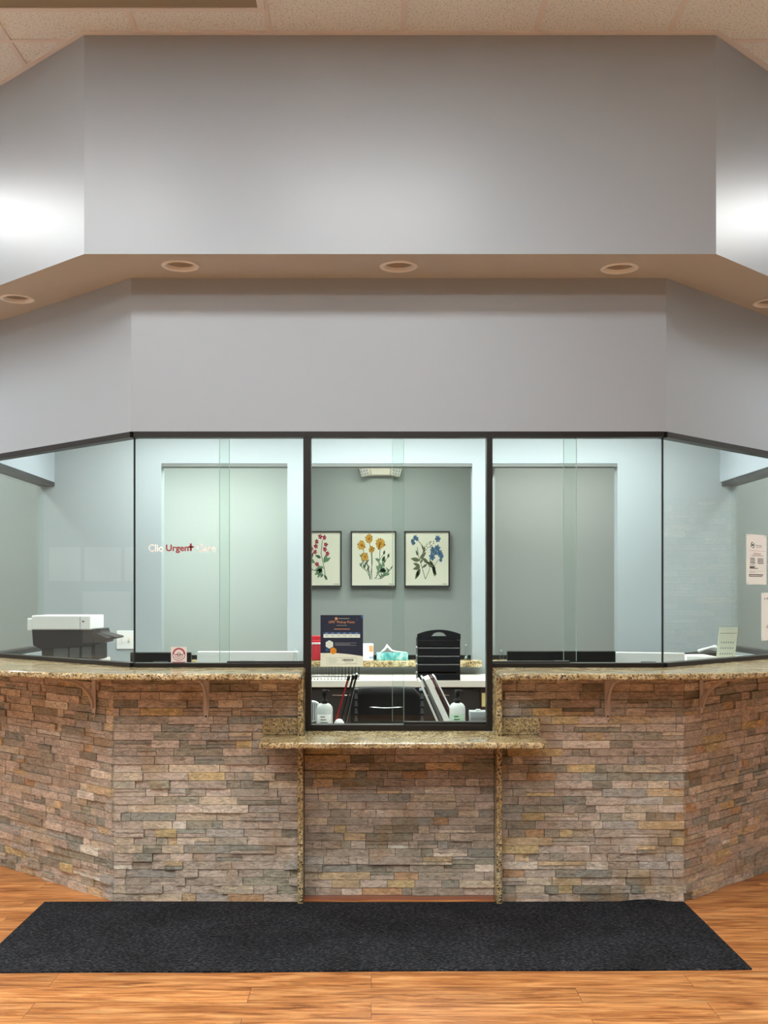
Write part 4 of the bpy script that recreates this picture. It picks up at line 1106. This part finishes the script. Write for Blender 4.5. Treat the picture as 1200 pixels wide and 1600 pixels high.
# sorters + folders
def sorter(px, Y, label, flip):
    t = empty('file_sorter', (PX(px, Y), Y, ZD)); tag(t, label, 'file sorter')
    mb = MB(); mb.box(-.05, .05, -.04, .12, 0, .008); mb.build('sorter_base', 'black', t, .002)
    H = PZ(1079, Y) - ZD
    mb = MB(); mb.prism([(-.012, 0), (.012, 0), (.010, H), (-.008, H)], -.01, .01, 0, Matrix.Rotation(R(90), 4, 'X')); mb.build('post', 'black', t, .002)
    mb = MB()
    for k in range(4):
        z0 = H * (.18 + k * .2); mb.prism([(-.008, z0), (.012, z0), (.006, z0 + H * .15), (-.004, z0 + H * .15)], .011, .016, 0, Matrix.Rotation(R(90), 4, 'X'))
    mb.build('clip', 'greyplastic', t)
    MB().box(-.014, .013, -.014, .012, H, H + .012).build('cap', 'greyplastic' if flip else 'steelblue', t, .003)
    return t
sorter(556, 5.92, 'black stepped file sorter post right of the red edged folders', 1)
sorter(659, 5.92, 'black stepped file sorter post left of the leaning white papers', 0)
def folder(pxb, pyb, pxt, pyt, Y, th, m_, label, cat='folder', clip=None, dep=.22, edge_m=None):
    x0, z0, x1, z1 = PX(pxb, Y), ZD + .004, PX(pxt, Y), PZ(pyt, Y)
    # extend the lean line down to the desk
    zb_ = PZ(pyb, Y); kx = (x1 - x0) / (z1 - zb_); x0 = x0 - kx * (zb_ - z0)
    L = math.hypot(x1 - x0, z1 - z0); a = math.atan2(x1 - x0, z1 - z0)
    t = empty('document_folder' if cat == 'folder' else 'paper_bundle', (x0, Y, z0)); t.rotation_euler = (0, a, 0)
    tag(t, label, cat)
    MB().box(-th / 2, th / 2, 0, dep, 0, L).build('cover' if cat == 'folder' else 'sheets', m_, t, .001)
    if edge_m: MB().box(-th / 2 - .0012, th / 2 - th * .2, -.0015, .004, 0.002, L - .004).build('spine', edge_m, t)
    if clip: MB().box(-th * .8, th * .8, -.006, .02, L - .018, L + .006).build('clip', clip, t, .002)
    return t
folder(527, 1121, 545, 1058, 5.64, .010, 'maroon', 'red edged clipboard leaning furthest left by the sanitizer bottle', clip='black', edge_m='red')
folder(534, 1124, 552, 1057, 5.645, .010, 'greyplastic', 'grey leaning clipboard right beside the red edged one', clip='black', edge_m='black')
folder(541, 1126, 557, 1056, 5.65, .010, 'lightgrey', 'black spined clipboard, rightmost of the leaning left group', clip='black', edge_m='black')
folder(684, 1128, 656, 1064, 5.66, .010, 'paper', 'white paper bundle, leftmost of the leaning right group', 'paper bundle')
folder(690, 1128, 661, 1060, 5.655, .010, 'lightgrey', 'grey folder with an orange mark in the leaning right group', clip=None, edge_m='greyplastic')
t = folder(699, 1128, 668, 1061, 5.65, .030, 'paper', 'thick white folder leaning toward the labelled sanitizer bottle')
t2 = folder(706, 1121, 675.5, 1059, 5.648, .007, 'maroon', 'maroon folder resting on the thick white folder')
t3 = folder(711, 1122, 679.5, 1058, 5.646, .008, 'paper', 'thin white folder, outermost of the leaning right group')
# grey box, yellow note
t = empty('card_box', (PX(748, 5.7), 5.7, ZD)); tag(t, 'grey translucent card box at the lower right of the centre window', 'box')
hb = PZ(1112, 5.7) - ZD; wb = 26 * 5.7 / F / 2
MB().box(-wb, wb, 0, .09, 0, hb - .03).build('box_body', 'steel', t, .003); MB().box(-wb - .001, wb + .001, -.001, .091, hb - .03, hb).build('lid', 'lightgrey', t, .003)
MB().box(-.012, .012, .02, .04, hb, hb + .01).build('latch', 'white', t, .002)
o = MB().box(-.013, .013, 0, .002, 0, .09).build('sticky_note', 'yellow'); o.location = (PX(757.0, 7.15), 7.195, PZ(1105, 7.16)); tag(o, 'pale yellow note stuck low on the brown cabinet door', 'note')

# office chair
Yo = 6.35
t = empty('office_chair', (PX(604, Yo), Yo, 0), R(0)); tag(t, 'black office chair pulled up inside the centre window', 'chair')
MB().box(-.24, .24, -.22, .24, .42, .49).build('seat', 'black', t, .025, 3)
mb = MB(); zb0, zb1 = .56, PZ(1079, Yo)
n = 12; vs_, fs = [], []
for j in range(9):
    v_ = j / 8; z_ = zb0 + (zb1 - zb0) * v_; hw_ = .20 + .02 * math.sin(v_ * math.pi) - (.03 if j == 8 else 0)
    for i in range(n + 1):
        u = -1 + 2 * i / n; vs_.append((u * hw_, .26 + .03 * (1 - u * u) + .02 * math.sin(v_ * 3), z_))
for j in range(8):
    for i in range(n): a = j * (n + 1) + i; fs.append((a, a + 1, a + n + 2, a + n + 1))
mb.add(vs_, fs, 0, True); o = mb.build('backrest', 'black', t); md = o.modifiers.new('t', 'SOLIDIFY'); md.thickness = .03
for sx in (-1, 1):
    a = MB().tube([(sx * .26, .1, .45), (sx * .29, .08, .55), (sx * .29, .02, .66)], .014).build('armrest', 'black', t)
    MB().box(sx * .29 - .03, sx * .29 + .03, -.12, .14, .66, .69).build('arm_pad', 'black', a, .01, 3)
mb = MB(); mb.tube([(-.10 + .2 * k / 10, .225, PZ(1111, Yo) - .006 * math.sin(math.pi * k / 10)) for k in range(11)], .004)  # bright tube standing in for the highlight along the backrest edge
mb.build('edge_highlight', 'chrome', t)
MB().tube([(0, .0, .08), (0, 0, .42)], .025).build('gas_lift', 'steel', t)
mb = MB()
for k in range(5): a = R(72 * k + 18); mb.tube([(0, 0, .10), (.26 * math.cos(a), .26 * math.sin(a), .065)], [.022, .014])
mb.build('base_star', 'black', t)
for k in range(5): a = R(72 * k + 18); MB().lathe([(.02, -.012), (.028, -.008), (.028, .008), (.02, .012)], 14, T=Matrix.Translation((.26 * math.cos(a), .26 * math.sin(a), .029)) @ Matrix.Rotation(R(90), 4, 'X')).build('caster', 'black', t)
bpy.context.view_layer.update()

# ------------------------------------------------------------------ lobby side walls (seen as reflections in the angled glass)
def refl(px, py, P0, n, Xw):
    d = Vector(((px - 580) / F, 1.0)); t0 = P0.dot(n) / d.dot(n); h = d * t0
    r_ = d - n * 2 * d.dot(n); t1 = (Xw - h.x) / r_.x
    return h.y + r_.y * t1, CAMZ + (930 - py) / F * (t0 + t1)
for (a, b, c_, d_, lb) in ((78, 127, 855, 908, 'white notice high on the lobby left wall, nearest the bay'), (133, 190, 855, 908, 'white notice high on the lobby left wall, second from the bay'),
                       (196, 250, 855, 908, 'white notice high on the lobby left wall, farthest from the bay'), (130, 205, 924, 1004, 'large white notice low on the lobby left wall')):
    ya, z1 = refl(a, c_, GL, nL, LX0); yb2, z0 = refl(b, d_, GL, nL, LX0)
    y0_, y1_ = min(ya, yb2), max(ya, yb2)
    o = MB().box(0, .002, -(y1_ - y0_) / 2, (y1_ - y0_) / 2, 0, z1 - z0).build('wall_notice', 'paper'); o.location = (LX0, (y0_ + y1_) / 2, z0)
    tag(o, lb, 'notice')
ya, z1 = refl(1034, 780, GR, nR, LX1); yb2, z0 = refl(1150, 1000, GR, nR, LX1)
stone_wall('wall_stone_lobby', (LX1 - .075, max(ya, yb2)), (0, -1), (-1, 0), abs(ya - yb2), z0 - .4, z1, 77, 'stone veneer on the lobby right wall', .055)
bpy.context.view_layer.update()
